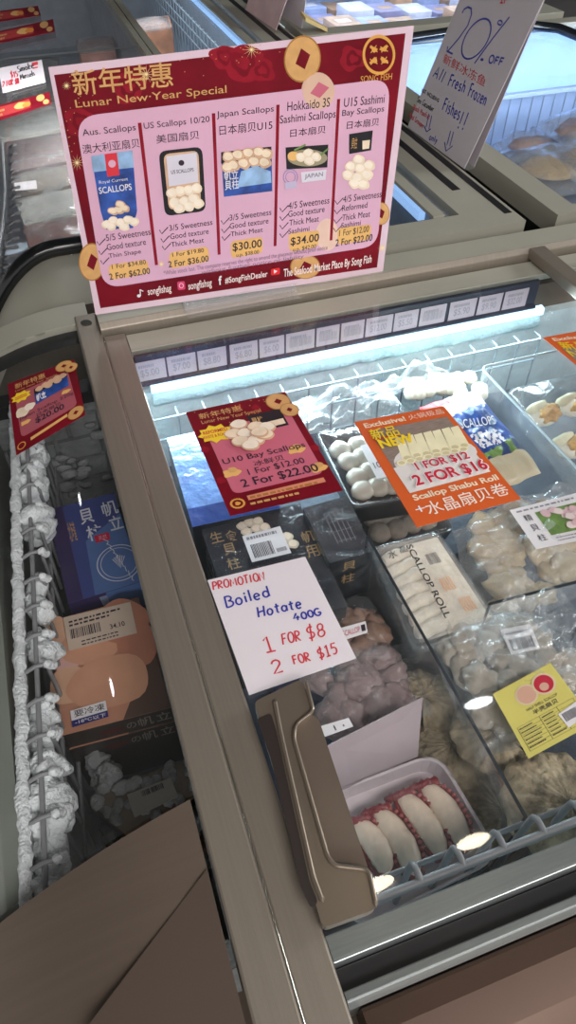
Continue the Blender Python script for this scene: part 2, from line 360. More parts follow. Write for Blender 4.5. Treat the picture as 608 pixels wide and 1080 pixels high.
def level(h): return V(0, 0, h), UP
def coin(a, cx, cy, rx, ry, l=3, faded=False, rot=0.0, hole=1.0):
    """old round coin with a square hole"""
    a.ell(cx, cy, rx, ry, GOLDF if faded else GOLDD, l, 28, rot); a.ell(cx, cy, rx * .93, ry * .93, GOLDF if faded else GOLD, l + 1, 28, rot)
    h = .36 * hole; c, t = math.cos(rot), math.sin(rot)
    q = [(-h * rx * .2, -h * ry * 1.25), (h * rx * 1.15, -h * ry * .5), (h * rx * .35, h * ry * 1.2), (-h * rx * 1.05, h * ry * .55)]
    a.poly([(cx + x, cy + y) for x, y in q], ROSED if faded else DRED, l + 2)
# ================================================================== STRUCTURE
def struct(o): o['kind'] = 'structure'; return o
FLOORM = mat('grey_floor_tile', '6f6b68', .35, 0, .1, 3)
mb = MB(); mb.add([(-6, -4, 0), (8, -4, 0), (8, 9, 0), (-6, 9, 0), (-6, -4, -.1), (8, -4, -.1), (8, 9, -.1), (-6, 9, -.1)], [(0, 1, 2, 3), (7, 6, 5, 4), (0, 4, 5, 1), (1, 5, 6, 2), (2, 6, 7, 3), (3, 7, 4, 0)], FLOORM); struct(mb.build('floor'))
mb = MB(); mb.add([(-6, -4, 3.1), (8, -4, 3.1), (8, 9, 3.1), (-6, 9, 3.1), (-6, -4, 3.2), (8, -4, 3.2), (8, 9, 3.2), (-6, 9, 3.2)], [(3, 2, 1, 0), (4, 5, 6, 7), (0, 1, 5, 4), (1, 2, 6, 5), (2, 3, 7, 6), (3, 0, 4, 7)], mat('ceiling_paint', '5c5b59', .8)); struct(mb.build('ceiling'))
mb = MB(); mb.add([(-6, 8.9, 0), (8, 8.9, 0), (8, 8.9, 3.1), (-6, 8.9, 3.1), (-6, 9, 0), (8, 9, 0), (8, 9, 3.1), (-6, 9, 3.1)], [(0, 1, 2, 3), (7, 6, 5, 4), (0, 4, 5, 1), (2, 6, 7, 3), (1, 5, 6, 2), (3, 7, 4, 0)], mat('wall_paint', '7d7f86', .8)); struct(mb.build('wall_back'))

# ceiling downlights: the spots mirrored in the lids
DL = mat('downlight_glow', 'fff0d2', emit=20); DLW = mat('downlight_white_glow', 'f4f8ff', emit=20)
RIM = mat('downlight_trim', 'e0e0dc', .4)
for x, y, m, lab in ((1.01, .652, DL, 'warm oval downlight over the aisle end of the freezer'), (.581, .632, DL, 'warm oval downlight left of its neighbour over the aisle'), (-.95, 1.9, DLW, 'white oval downlight above the left freezer lid'),
                     (-.85, 3.2, DLW, 'white oval downlight far back above the left freezer'), (1.328, 1.176, DLW, 'white oval downlight above the middle of the freezer')):
    e = empty('ceiling_downlight', (x, y, 3.1)); tag(e, lab, 'ceiling light', 'ceiling downlights')
    a = MB(); n = 28; ring = [(math.cos(2 * math.pi * i / n), math.sin(2 * math.pi * i / n)) for i in range(n)]
    ax, ay = (.072, .024) if m is DL or x > 1 else (.028, .055)
    a.prism([(x + ax * c, y + ay * s, 3.094) for c, s in ring], (0, 0, .005), m); a.build('lamp_disc', e)
    b = MB(); vs = [(x + (ax + r) * c, y + (ay + r) * s, z) for r, z in ((.002, 3.09), (.016, 3.088), (.02, 3.1)) for c, s in ring]
    b.add(vs, [(k * n + i, k * n + (i + 1) % n, (k + 1) * n + (i + 1) % n, (k + 1) * n + i) for k in range(2) for i in range(n)], RIM, True); b.build('trim_ring', e)

# ================================================================== MAIN FREEZER (right of the long rail)
def yz(mb, prof, x0, x1, m, ms=None):
    """profile given as (y, z-above-glass) swept along x"""
    mb.prism([V(x0, y, z) for y, z in prof], (x1 - x0, 0, 0), m, ms)
XR = 2.3
fz = empty('island_freezer', (1.1, .55, 0)); tag(fz, 'bronze island chest freezer with clear sliding lid right of the long rail', 'freezer')
mb = MB(); mb.box(.03, XR, -.05, 1.17, -.85, -.3, STEELX); mb.box(.03, XR, -.045, .10, -.3, -.06, STEELX); mb.box(.03, XR, 1.06, 1.17, -.3, -.03, STEELX)
mb.build('cabinet_body', fz)
mb = MB(); mb.box(.045, .065, .13, 1.04, -.27, -.012, LINER); mb.box(XR - .03, XR, .10, 1.06, -.3, -.02, LINER)
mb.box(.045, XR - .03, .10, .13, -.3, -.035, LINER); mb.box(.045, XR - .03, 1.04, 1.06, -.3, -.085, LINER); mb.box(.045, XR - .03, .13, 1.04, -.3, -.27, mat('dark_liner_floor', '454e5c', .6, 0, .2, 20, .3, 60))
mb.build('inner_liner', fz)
mb = MB(); yz(mb, [(1.122, .02), (1.185, .02), (1.187, -.03), (1.122, -.03)], .04, XR, OLIVE); yz(mb, [(1.112, .012), (1.122, .022), (1.122, -.03), (1.112, -.018)], .04, XR, STEEL); mb.build('back_rail', fz, .002)
mb = MB(); yz(mb, [(1.052, -.0015), (1.105, -.0015), (1.112, -.02), (1.06, -.02)], .08, XR, OLIVE); mb.build('track', fz, .002)
mb = MB(); yz(mb, [(.128, -.006), (.106, -.006), (.104, -.035), (.128, -.035)], .08, XR, GREYM); yz(mb, [(.104, -.02), (.085, -.02), (.085, -.06), (.104, -.06)], .08, XR, mat('dark_track_channel', '3c3c3e', .3, .5))
yz(mb, [(.085, -.006), (.077, -.005), (.072, -.012), (.072, -.06), (.085, -.06)], .08, XR, GREYM); mb.build('front_rail', fz, .0012)
mb = MB(); prof = [(.071, -.012), (.05, -.010), (.02, -.014), (-.01, -.026), (-.04, -.052), (-.055, -.09), (-.06, -.2), (-.06, -.3), (.071, -.3)]
yz(mb, prof, .09, XR, BROWN)
for k in range(len(mb.sm)):
    if len(mb.f[k]) == 4: mb.sm[k] = False
mb.build('front_bumper', fz, .004)
# price channel and LED under the back edge
mb = MB(); yz(mb, [(1.038, -.006), (1.046, -.006), (1.046, -.062), (1.03, -.062), (1.03, -.058), (1.038, -.055)], .082, .88, NAVY); mb.build('price_channel', fz)
led = mat('led_cool_white', 'bfe9ff', emit=1.7)
mb = MB(); yz(mb, [(1.026, -.064), (1.038, -.062), (1.038, -.082), (1.026, -.078)], .10, .9, led); mb.build('led_strip', fz)
mb = MB(); mb.grid(lambda u, v: V(.1 + .8 * u, 1.036 - .012 * math.sin(v * math.pi) * (1 + .6 * noise.noise(Vector((u * 30, v, 1)))), -.084 - .03 * v + .004 * noise.noise(Vector((u * 25, 2, 0)))), 60, 5, mat('cyan_frost', 'b4d2d8', .8, 0, .12, 50, .6, 160)); o = mb.build('frost_ledge', fz); o['kind'] = 'stuff'
l = area('led_light', tuple(V(.5, 1.0, -.055)), (.8, .03), 3.9, (.72, .93, 1.0), tuple(V(.5, .45, -.25)))
area('led_light_front', tuple(V(.5, .985, -.03)), (.8, .02), .22, (.75, .94, 1.0), tuple(V(.5, .985, -.5)))
# lids
lg = MB(); lg.box(.078, .90, .108, 1.056, -.0042, 0, LGLASS); g = lg.build('sliding_lid', fz)
mb = MB(); mb.box(.0411, .0785, -.045, 1.106, -.012, .0028, STEEL); mb.build('lid_stile', g, .0025)
l2 = MB(); l2.box(.925, 1.9, .108, 1.056, .004, .008, LGLASS); g2 = l2.build('sliding_lid', fz)
mb = MB(); mb.box(.895, .93, .06, 1.115, .001, .022, STEEL); mb.build('lid_stile', g2, .002)
# handle on the lid edge: a bracket with a tab at both ends and a finger groove
mb = MB(); out = [(268, 740), (318, 716), (331, 750), (312, 764), (310, 778), (346, 904), (354, 913), (389, 917), (398, 958), (341, 979)]
pts = [P(x, y, .016) for x, y in out]
mb.prism(roundpoly(pts, .006, 3), (0, 0, -.013), HANDLE); h = mb.build('handle', g, .0022)
mb = MB(); gpx = [(271, 758), (286, 752), (292, 772), (327, 930), (336, 952), (328, 958), (318, 935), (286, 800)]
mb.prism(roundpoly([P(x, y, .0172) for x, y in gpx], .004, 3), (0, 0, -.0008), mat('dark_groove', '2b2320', .5)); mb.build('finger_groove', g)
mb = MB(); rim = [(322, 716), (331, 750), (312, 764), (310, 778), (346, 904), (354, 913), (389, 917), (398, 958)]
mb.tube(roundpoly([P(x, y, .017) for x, y in rim], .006, 4), .0022, HANDLE, 6); mb.tube(roundpoly([P(x, y, .017) for x, y in [(290, 738), (296, 770), (331, 925), (341, 952)]], .004, 4), .0025, HANDLE, 6); mb.build('handle_edge', g)
mb = MB(); mb.prism([P(x, y, .0045) for x, y in [(300, 770), (328, 752), (337, 760), (388, 914), (352, 908), (344, 900)]], (0, 0, -.004), mat('handle_plate_bronze', '7a6c60', .4, .5)); mb.build('handle_plate', g)

# ================================================================== LEFT END FREEZER
def zc(x): return -1.3 * x * x if x < 0 else 0.0
ef = empty('end_freezer', (-.35, .6, 0)); tag(ef, 'frosted end freezer with curved dark lid left of the long rail', 'freezer')
mb = MB(); mb.box(-.9, .026, -.05, 1.24, -.85, -.36, STEELX); mb.box(-.9, -.36, -.05, 1.24, -.36, -.32, STEELX); mb.build('cabinet_body', ef)
mb = MB(); mb.box(.0, .026, .2, 1.16, -.36, -.008, LINERG); mb.box(-.36, .0, .17, .2, -.36, -.22, LINERG); mb.box(-.36, 0, .2, 1.13, -.36, -.33, LINERG)
mb.box(-.36, 0, 1.12, 1.16, -.36, -.14, LINERG); mb.box(-.36, 0, 1.12, 1.16, -.14, -.115, DARK)
# frosted brick-like back plate
for j in range(4):
    for i in range(4):
        x0 = -.34 + i * .085 + (.03 if j % 2 else 0); x1 = min(x0 + .076, -.004)
        z0 = -.36 + j * .053; mb.box(x0, x1, 1.105 + .004 * random.random(), 1.125, z0, z0 + .045, LINERG)
mb.build('inner_liner', ef)
mb = MB(); mb.grid(lambda u, v: V(-.185 - .4 * u, .2 + .95 * v, -.085 - .17 * u * u - .02 * u), 8, 2, mat('grey_green_ledge', '7d837a', .4, 0, .06)); mb.grid(lambda u, v: V(-.185, .2 + .95 * v, -.085 - .27 * u), 2, 2, mat('grey_green_ledge', '7d837a')); mb.build('side_ledge', ef)
mb = MB()
def rim_section(y0, y1, t, m):
    mb.grid(lambda u, v: V(.026 - .62 * u, y0 + (y1 - y0) * v, zc(.026 - .62 * u) + t), 24, 1, m)
    mb.grid(lambda u, v: V(.026 - .62 * u, y0, zc(.026 - .62 * u) + t - .03 * (1 - v)), 24, 1, m)
    mb.grid(lambda u, v: V(.026 - .62 * u, y1, zc(.026 - .62 * u) + t - .05 * v), 24, 1, m)
rim_section(1.165, 1.235, .0, OLIVE); mb.build('back_rim', ef)
mb = MB(); mb.grid(lambda u, v: V(.01 - .6 * u, 1.12 + .044 * v, zc(.01 - .6 * u) - .012), 20, 1, DARK); mb.build('gasket', ef)
lg = MB(); lg.pane(lambda u, v: V(.0 - .5 * u, .285 - .08 * u + (.88 + .08 * u) * v, zc(-.5 * u) - .0005), 28, LGLASS); g = lg.build('curved_lid', ef)
mb = MB(); mb.box(.001, .0405, -.045, 1.186, -.012, .0045, STEEL); mb.build('lid_stile', g, .003)
mb = MB(); mb.prism([P(91 + 6 * math.cos(t), 340.5 + 3.4 * math.sin(t), .006) for t in [k * math.pi / 8 for k in range(16)]], (0, 0, -.002), CHROME); mb.build('bolt', g); mb = MB(); mb.tube([V(.0408, -.045, .0038), V(.0408, 1.10, .0038)], .0009, CHROME, 6); mb.build('edge_highlight', g)  # thin chrome tube added as the bright highlight on the stile edge
mb = MB(); ey = lambda x: .279 + .17 * x
mb.grid(lambda u, v: V(-.004 - .6 * u, ey(-.6 * u) * (1 - v) + (-.0 + .0) * v, zc(-.004 - .6 * u) + .002), 20, 6, STEELX)
mb.grid(lambda u, v: V(-.004 - .6 * u, ey(-.6 * u) + .001 * v, zc(-.004 - .6 * u) + .002 - .018 * v), 20, 1, STEELX)
mb.build('end_panel', ef)
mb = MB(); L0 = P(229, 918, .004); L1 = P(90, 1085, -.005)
mb.prism([V(-.0045, L0.y + .004, .0045), V(-.0045, -.06, .0045), V(-.16, -.06, -.012), V(L1.x, L1.y, -.006)], (0, 0, -.004), mat('shaded_bronze_panel', '6a5c52', .45, .55, .04, 5)); mb.build('panel_shade', ef, .001)  # thin plate in a darker tone paints the panel's shaded, less reflective corner

# ================================================================== WIRE BASKETS
wb = empty('wire_basket', tuple(V(.5, .55, -.27))); tag(wb, 'pale wire basket inside the right freezer, its prongs showing at front and back', 'wire basket')
mb = MB(); X0, X1 = .085, .88
mb.tube([V(X0, .99, -.108), V(X1, .99, -.108)], .0022, WIRE); mb.tube([V(X0, .992, -.158), V(X1, .992, -.158)], .0024, WIRE)
x = X0
while x < X1 + .001:
    mb.tube([V(x, 1.012, -.105), V(x, .993, -.104), V(x, .989, -.113), V(x, .992, -.16), V(x, .992, -.268)], .002, WIRE, 6); x += .0497
mb.build('back_grid', wb)
mb = MB()
mb.tube([V(X0, .146, -.036), V(X1, .146, -.036)], .0046, WIREG); mb.tube([V(X0, .172, -.085), V(X1, .172, -.085)], .003, WIREG)
x = X0 + .01
while x < X1 + .001:
    mb.tube([V(x, .145, -.035), V(x, .154, -.033), V(x, .160, -.034), V(x, .164, -.040), V(x, .165, -.06), V(x, .166, -.268)], .0037, WIREG, 8); x += .0455
mb.build('front_grid', wb)
wl = empty('wire_basket', tuple(V(-.15, .65, -.33))); tag(wl, 'frost-covered wire basket side along the left freezer wall', 'wire basket')
mb = MB(); xa = lambda y: -.128 - .03 * (.87 - y) / .5
for dx, z in ((0, -.085), (-.016, -.09), (.008, -.17), (.012, -.25)): mb.tube([V(xa(.22) + dx, .22, z), V(xa(.6) + dx, .6, z), V(xa(1.09) + dx, 1.09, z)], .0032, WIREG)
y = .25
while y < 1.08:
    q = xa(y); mb.tube([V(q - .018, y, -.09), V(q, y, -.08), V(q + .014, y, -.082), V(q + .012, y + .002, -.1), V(q + .01, y, -.33)], .003, WIREG, 6); y += .0475
mb.build('side_grid', wl)
mb = MB(); rr = random.Random(3); y = .25
while y < 1.08:
    q = xa(y)
    for k in range(3):
        mb.blob(V(q + .014 + .002 * k, y + .002 * k, -.082 - .006 * k), (.006, .0055, .006), FROST, .3, rr.random() * 9, 0, 2, 2)
    y += .0475
for i in range(120):
    y = rr.uniform(.22, 1.09); zone = 1.0 if (y < .50 or y > .80) else .22
    if rr.random() > zone: continue
    q = xa(y) + rr.uniform(-.010, .010); t = rr.uniform(.012, .021)
    mb.blob(V(q, y, -.094 - rr.random() * .035), (t * .8, t * 1.25, t), FROST, .32, rr.random() * 30, rr.random() * 3, 3, 1.7)
def fr_(u, v):
    y = .2 + .9 * u; a_ = 2 * math.pi * v; k = .0075 * (1 + .5 * noise.noise(Vector((y * 40, math.cos(a_), math.sin(a_)))) + .35 * noise.noise(Vector((y * 130, 2 * math.cos(a_), 2 * math.sin(a_)))))
    return V(xa(y) - .021 + k * math.cos(a_), y, -.088 + k * math.sin(a_))
mb.grid(fr_, 260, 10, FROST)
o = mb.build('frost'); tag(o, 'white snowy frost caked on the left basket wires', 'frost', kind='stuff')
mb = MB()
for i in range(90):
    y = rr.uniform(.28, .62); q = rr.uniform(-.118, -.01) if y < .36 else rr.uniform(-.118, -.1); s = rr.uniform(.007, .017)
    mb.blob(V(q, y, -.33 + rr.random() * .1), (s, s, s), FROSTG, .5, rr.random() * 30, rr.random() * 3, 3, 2)
for i in range(26):
    q = rr.uniform(-.17, -.005); s = rr.uniform(.006, .014); mb.blob(V(q, 1.10 - rr.random() * .02, -.33 + rr.random() ** 1.5 * .16), (s * 1.4, s * .6, s * .8), FROSTG, .5, rr.random() * 30, 0, 2, 2.2)
o = mb.build('frost'); tag(o, 'grey frost crumbs at the bottom and back of the left freezer', 'frost', kind='stuff')
# ================================================================== PRICE TAGS in the back channel
TAGY = 1.0365
pt = [('5.00', 142, 175, 394), ('7.00', 177, 207, 387), ('8.80', 209, 239, 380), ('6.80', 243, 272, 376), ('6.00', 274, 300, 369), ('', 302, 332, 362), ('', 334, 358, 358), ('', 360, 384, 353), ('12.00', 386, 414, 348), ('5.50', 416, 441, 341), ('', 443, 470, 337), ('5.90', 474, 502, 330), ('9.90', 504, 529, 325), ('32.00', 531, 556, 320)]
BT = ['with a barcode right of the $6.00 tag', 'unpriced, second right of the $6.00 tag', 'unpriced, just left of the $12.00 tag', 'unpriced, between the $5.50 and $5.90 tags']
for k, (s, xa_, xb, yb) in enumerate(pt):
    a = Art(V(0, TAGY, 0), (0, -1, 0)); dy = (xb - xa_) * -.2
    # upright cards 17 px tall
    p0, p1 = a.at(xa_, yb), a.at(xb, yb + dy); z0 = G - .056; z1 = G - .016
    q = [Vector((p0.x, TAGY, z1)), Vector((p1.x, TAGY, z1)), Vector((p1.x, TAGY, z0)), Vector((p0.x, TAGY, z0))]
    a.mb.prism(q, (0, .0006, 0), mat('tag_card', 'b3a7b0', .5)); a.quad = q
    a.lines(.15, .12, .85, .3, GREYP, 1, 1, .8, k)
    if s: a.textuv('$' + s, .18, .4, .78, .82, GREYP, 1, .01)
    else: a.bars(.12, .3, .9, .75, GREYP, 10, 1)
    tag(a.build('price_tag'), 'small white price tag %s' % ('reading $' + s + ' in the back channel' if s else BT.pop(0)), 'price tag', 'price tags under the back edge')

# ================================================================== BIG POSTER
PY = 1.128
pp = empty('poster', (.32, PY, G + .02)); tag(pp, 'large red and pink Lunar New Year Special scallop poster standing on the back rail', 'poster')
a = Art((0, PY, 0), (0, -1, 0))
QP = [(51, 71), (437, 27), (404, 288), (101, 332)]
a.sheet(QP, mat('lamination_margin', 'dcc2ce', .4, 0, .02), .0012)
a.poly([(57, 79), (428, 35), (398, 282), (106, 325)], DRED, 1)
# blossom and sparkle prints in the red band
for cx, cy, r in ((255, 66, 22), (135, 92, 18), (236, 60, 14), (276, 74, 14), (372, 62, 14), (84, 128, 16)):
    a.ell(cx, cy, r, r * .9, DREDL, 2, 30, 0, .13)
    a.ell(cx + 1, cy, r * .6, r * .55, DRED, 3, 24, .5, .15); a.ell(cx + 1, cy, r * .35, r * .3, DREDL, 4, 18, .2, .15)
coin(a, 319, 62, 19.5, 25, 5, False, .1); coin(a, 335, 95, 17, 19, 5, True, .1)
coin(a, 97, 276, 14, 20, 5); coin(a, 322, 281, 16, 13, 5); coin(a, 402, 225, 9, 12, 5)
# the panel
cs = [(79, 123), (412, 82), (398, 259), (109, 304)]
a.flat(roundpoly([a.at(x, y, 9) for x, y in cs], .032, 8), PINK)
pan = [a.at(x, y, 9) for x, y in cs]
a.ell(336, 96, 17, 19, GOLDF, 10, 26); a.poly([(336, 86), (347, 92), (337, 103), (327, 98)], ROSE, 11)
a.ell(345, 247, 12, 17, mat('coin_ghost_print', 'e6c2b0', .4), 10)

for x0, y0, x1, y1 in ((147, 129, 165, 279), (225, 119, 231, 268), (293, 110, 290, 259), (357, 104, 349, 253)): a.pxline([(x0, y0), (x1, y1)], .0052, DREDL, 11)
for cx, cy, r in ((155 - 1, 78, 11), (265, 52, 10), (81, 171, 9), (70, 90, 5), (403, 265 - 4, 5), (170, 278, 4)):
    a.star(cx, cy, .8, r, 12, mat('sparkle_print', 'f2d9a0', .4), 12); a.ell(cx, cy, 1.3, 1.3, mat('sparkle_print', 'f2d9a0'), 13, 10)
for i in range(46):
    q = random.choice(((60, 100, 78, 125), (250, 285, 40, 70), (65, 80, 110, 160), (180, 300, 50, 80))); a.ell(random.uniform(q[0], q[1]), random.uniform(q[2], q[3]), .55, .55, GOLD, 7, 6)
T = a.textbox
T('新年特惠', (73.5, 74), (183, 91), GOLD, 8, .008); T('Lunar New·Year Special', (78.5, 105), (239, 100), GOLD, 8, .004)
# emblem: ring with four fish-like strokes
def ring(a, cx, cy, rx, ry, wd, m, l, n=32): a.pxline([(cx + rx * math.cos(2 * math.pi * i / n), cy + ry * math.sin(2 * math.pi * i / n)) for i in range(n + 1)], wd, m, l)
GOLDM = mat('emblem_gold_print', 'dca04a', .35)
ring(a, 399.5, 57.5, 16, 19.5, .0042, GOLDM, 8)
for dx, dy, rt in ((-5.5, -6, .7), (5.5, -6.5, -.5), (-5.5, 6.5, -.6), (5.5, 6, .6)):
    a.ell(399.5 + dx, 57.5 + dy, 4.6, 2.6, GOLDM, 8, 12, rt, .25); a.pxline([(399.5 + dx - 3, 57.5 + dy + 4), (399.5 + dx + 3, 57.5 + dy - 4)], .0016, GOLDM, 8); a.pxline([(399.5 + dx - 4, 57.5 + dy - 2), (399.5 + dx + 4, 57.5 + dy + 3)], .0014, GOLDM, 8)
T('SONG FISH', (380.5, 80), (413, 83.5), GOLDM, 8)
INK = mat('plum_ink', '2e2230', .5)
for s, tl, br in (('Aus. Scallops', (86, 136), (143.5, 139)), ('澳大利亚扇贝', (86, 152), (147.5, 155)), ('US Scallops 10/20', (151, 129), (221, 130)), ('美国扇贝', (164, 142), (210, 146)),
                  ('Japan Scallops', (228, 117), (288.5, 119)), ('日本扇贝U15', (231, 132), (287, 136)), ('Hokkaido 3S', (303, 107), (347.5, 112)), ('Sashimi Scallops', (295, 121.5), (353.5, 126)), ('日本扇贝', (306, 136), (343, 140)),
                  ('U15 Sashimi', (363, 103), (405, 108)), ('Bay Scallops', (361, 115.5), (404.5, 119)), ('日本扇贝', (366, 127.5), (399, 132))): T(s, tl, br, INK, 11)
for s, tl, br in (('5/5 Sweetness', (111, 247), (159, 247)), ('Good texture', (112, 257), (154, 257.5)), ('Thin Shape', (114, 267), (149, 268)),
                  ('3/5 Sweetness', (178, 237), (224, 236.5)), ('Good texture', (179, 246), (220, 246)), ('Thick Meat', (180, 255), (215, 255)),
                  ('3/5 Sweetness', (242, 226), (286, 226)), ('Good texture', (242, 235), (283, 235)), ('Thick Meat', (243, 244), (277, 244)),
                  ('4/5 Sweetness', (304, 213), (347, 214)), ('Good texture', (304, 222), (342, 223)), ('Thick Meat', (305, 231.5), (336, 233)), ('Sashimi', (304, 241), (326, 243)),
                  ('4/5 Sweetness', (362, 206), (402, 207.5)), ('Reformed', (361, 216), (387, 218.5)), ('Thick Meat', (361, 226), (390, 228)), ('Sashimi', (360, 234.5), (380, 237))): T(s, tl, br, INK, 11)
for x, y in ((102, 254), (104, 264), (106, 274), (168, 242), (169.5, 251), (171, 259), (233, 232), (233.5, 241), (234, 249), (295, 219), (295, 228), (295, 237), (295, 246), (353, 211), (352.5, 221), (352, 231), (351.5, 240)):
    a.pxline([(x, y), (x + 2.5, y + 4), (x + 9, y - 3)], .0016, INK, 11)
def amber(px): a.flat(roundpoly([a.at(x, y, 10) for x, y in px], .008, 4), AMBER)
amber([(114, 279), (155, 273), (158, 288), (116, 295)]); amber([(178, 266), (219, 259), (221, 275), (179, 283)]); amber([(243, 254), (277, 249), (277, 266), (244, 272)]); amber([(304, 246), (337, 242), (335, 260), (305, 265)]); amber([(356, 240), (392, 236), (390, 252), (356, 258)])
for s, tl, br, b in (('1 For $34.80', (117.5, 278.5), (154, 278.5), 0), ('2 For $62.00', (114.5, 288), (158.5, 289), .01), ('1 For $19.80', (181.5, 266), (215, 266), 0), ('2 For $36.00', (177, 275), (220, 276), .01), ('$30.00', (245, 256), (276, 261), .01), ('u.p. $38.00', (249, 266.5), (273, 268), 0),
                     ('$34.00', (306.5, 250), (336, 255), .01), ('u.p. $42.00', (309, 260.5), (333, 262.5), 0), ('1 For $12.00', (358, 242), (388.5, 245), 0), ('2 For $22.00', (354, 252), (392, 254.5), .01)): T(s, tl, br, INK, 12, b)
T('*While stock last. The company reserves the right to amend the giveaway without prior notice', (172, 285), (345, 264), mat('faint_plum', '8a6a80'), 12); T('without further notice or liability', (212, 284.5), (320, 272.8), mat('faint_plum', '8a6a80'), 12)
PW = mat('pale_pink_type', 'f0dcd8', .5)
for s, tl, br in (('songfishsg', (155, 303), (181, 309)), ('songfishsg', (198, 297), (223.5, 303.5)), ('#SongFishDealer', (237, 292), (282, 293)), ('The Seafood Market Place By Song Fish', (299, 283), (391, 279))): T(s, tl, br, PW, 13, .015)
# small social marks
a.pxline([(147.5, 304.5), (148, 311)], .0018, WHITE, 13); a.ell(146.3, 311.3, 2, 1.7, WHITE, 13, 12); a.pxline([(147.5, 304.8), (151, 306.5)], .0016, WHITE, 13); a.flat(roundpoly([a.at(x, y, 13) for x, y in [(186.5, 296.5), (194.5, 295.5), (195.5, 304.5), (187.5, 305.5)]], .003, 3), mat('magenta_mark', 'd83a6a')); ring(a, 191, 300.5, 2.2, 2.4, .001, WHITE, 14, 14)
a.text('f', (230.5, 300), (234, 299.5), (230, 290.5), WHITE, 13, .03)
a.flat(roundpoly([a.at(x, y, 13) for x, y in [(285.5, 283), (295, 281.5), (295, 288.5), (285.5, 290)]], .003, 3), mat('play_red', 'e02028')); a.poly([(288.5, 283.5), (292.5, 285.3), (288.6, 288)], WHITE, 14)
# product pictures
def lump(cx, cy, rx, ry, l, k=0): a.ell(cx, cy, rx, ry, TAN if k else CREAM, l, 16, .3 * k, .05); a.ell(cx - rx * .1, cy - ry * .12, rx * .72, ry * .68, mat('scallop_light_print', 'f4e6d2', .4, 0, .06, 60) if not k else CREAM, l + 1, 14, .2, .05)
a.poly([(96, 164), (139.5, 158), (144.5, 222), (140, 240), (112, 241.5), (106, 222)], OCEAN, 11); a.poly([(96, 164), (139.5, 158), (141, 176), (98, 181)], SKY, 12)
a.poly([(110, 162), (123, 160.3), (126, 184), (113, 186)], RED, 13); a.ell(118, 172, 4, 4, PINK, 14); T('SCALLOPS', (103.5, 197), (139, 199.5), WHITE, 14, .01); T('Royal Current', (104, 190), (135, 190.5), WHITE, 14)
for cx, cy in ((125, 221), (131, 219), (119, 222), (127, 215)): lump(cx, cy, 6, 4, 13, 1)
for cx, cy in ((112, 236), (119, 232), (127, 234), (135, 231), (141, 233), (117, 238), (131, 238.5)): lump(cx, cy, 5.5, 4.6, 15)
a.flat(roundpoly([a.at(x, y, 11) for x, y in [(167, 159), (213, 154), (217, 222), (174, 227.5)]], .012, 4), BLACK); a.flat(roundpoly([a.at(x, y, 12) for x, y in [(172, 162), (209, 158), (212, 217), (178, 221)]], .01, 4), TAN)
a.poly([(175, 164), (207, 160), (209, 191), (178, 196)], mat('pale_label_print', 'd8d2dc'), 15); T('US SCALLOPS', (180, 179), (204, 180), INK, 16, .01); a.ell(191, 171, 3, 3, INK, 16)
for cx, cy in ((181, 203), (190, 201), (199, 200), (207, 198), (184, 213), (194, 212), (204, 209), (209, 214), (189, 219), (199, 217)): lump(cx, cy, 6, 5.5, 13)
a.poly([(233, 160), (286, 154), (287, 201), (236, 207)], OCEAN, 11); a.poly([(233, 160), (286, 154), (286, 166), (233, 172)], BLACK, 12)
for cx, cy in ((241, 165), (251, 163), (262, 161), (273, 160), (281, 162), (246, 174), (257, 172), (268, 170), (279, 171), (240, 176)): lump(cx, cy, 7, 6, 13, 1)
a.poly([(254, 180), (270, 174), (285, 180), (286, 192), (250, 197)], SKY, 14); T('帆立', (236, 180), (251, 188), WHITE, 17, .01); T('貝柱', (236.5, 190), (251.5, 198), WHITE, 17, .01)
a.poly([(301, 155), (346, 152), (345, 176), (302, 178)], BLACK, 11); a.ell(324, 166, 21, 9, mat('plate_print', '9a8f70'), 12); a.ell(309, 164, 6, 5, AMBER, 13); a.pxline([(330, 170), (346, 156)], .003, LEAF, 13); a.pxline([(310, 158), (322, 152)], .003, LEAF, 13)
for cx, cy in ((317, 165), (325, 161), (333, 165), (326, 169)): lump(cx, cy, 5.5, 5, 14)
ring(a, 306, 186, 7.5, 8, .0012, mat('stamp_blue', '8a88b8'), 15); ring(a, 306, 186, 5, 5.5, .001, mat('stamp_blue', '8a88b8'), 15); a.poly([(300, 192), (312, 190), (313, 197), (301, 199)], mat('stamp_pale', 'bdb3cc'), 15)
a.poly([(317, 181), (344, 178), (343, 189), (318, 192)], mat('pale_label_print', 'd8d2dc'), 15); T('JAPAN', (321, 183), (340, 186.5), GREYP, 16, .02)
a.poly([(368, 141), (393, 137), (391, 158), (368, 162)], BLACK, 11); T('貝柱', (371, 145), (376, 156), GOLD, 12); a.poly([(382, 148), (390, 147), (389, 156), (382, 157)], CREAM, 12)
for cx, cy in ((378, 168), (370, 175), (380, 177), (389, 174), (367, 184), (377, 187), (387, 184), (374, 193), (383, 194)): lump(cx, cy, 6.5, 5.6, 13)
a.build('printed_sheet', pp)
# clear foot that holds it
hh = empty('sign_holder', (.26, 1.12, G + .02)); tag(hh, 'clear acrylic sign foot under the big red poster', 'sign holder')
mb = MB(); mb.box(.19, .40, 1.085, 1.165, .0205, .0235, ACRYL); mb.build('foot_plate', hh, .001)
mb = MB(); mb.box(.19, .40, 1.112, 1.115, .0205, .036, ACRYL); mb.build('front_lip', hh, .001); mb = MB(); mb.box(.19, .40, 1.134, 1.1375, .0205, .06, ACRYL); mb.build('back_lip', hh, .001)

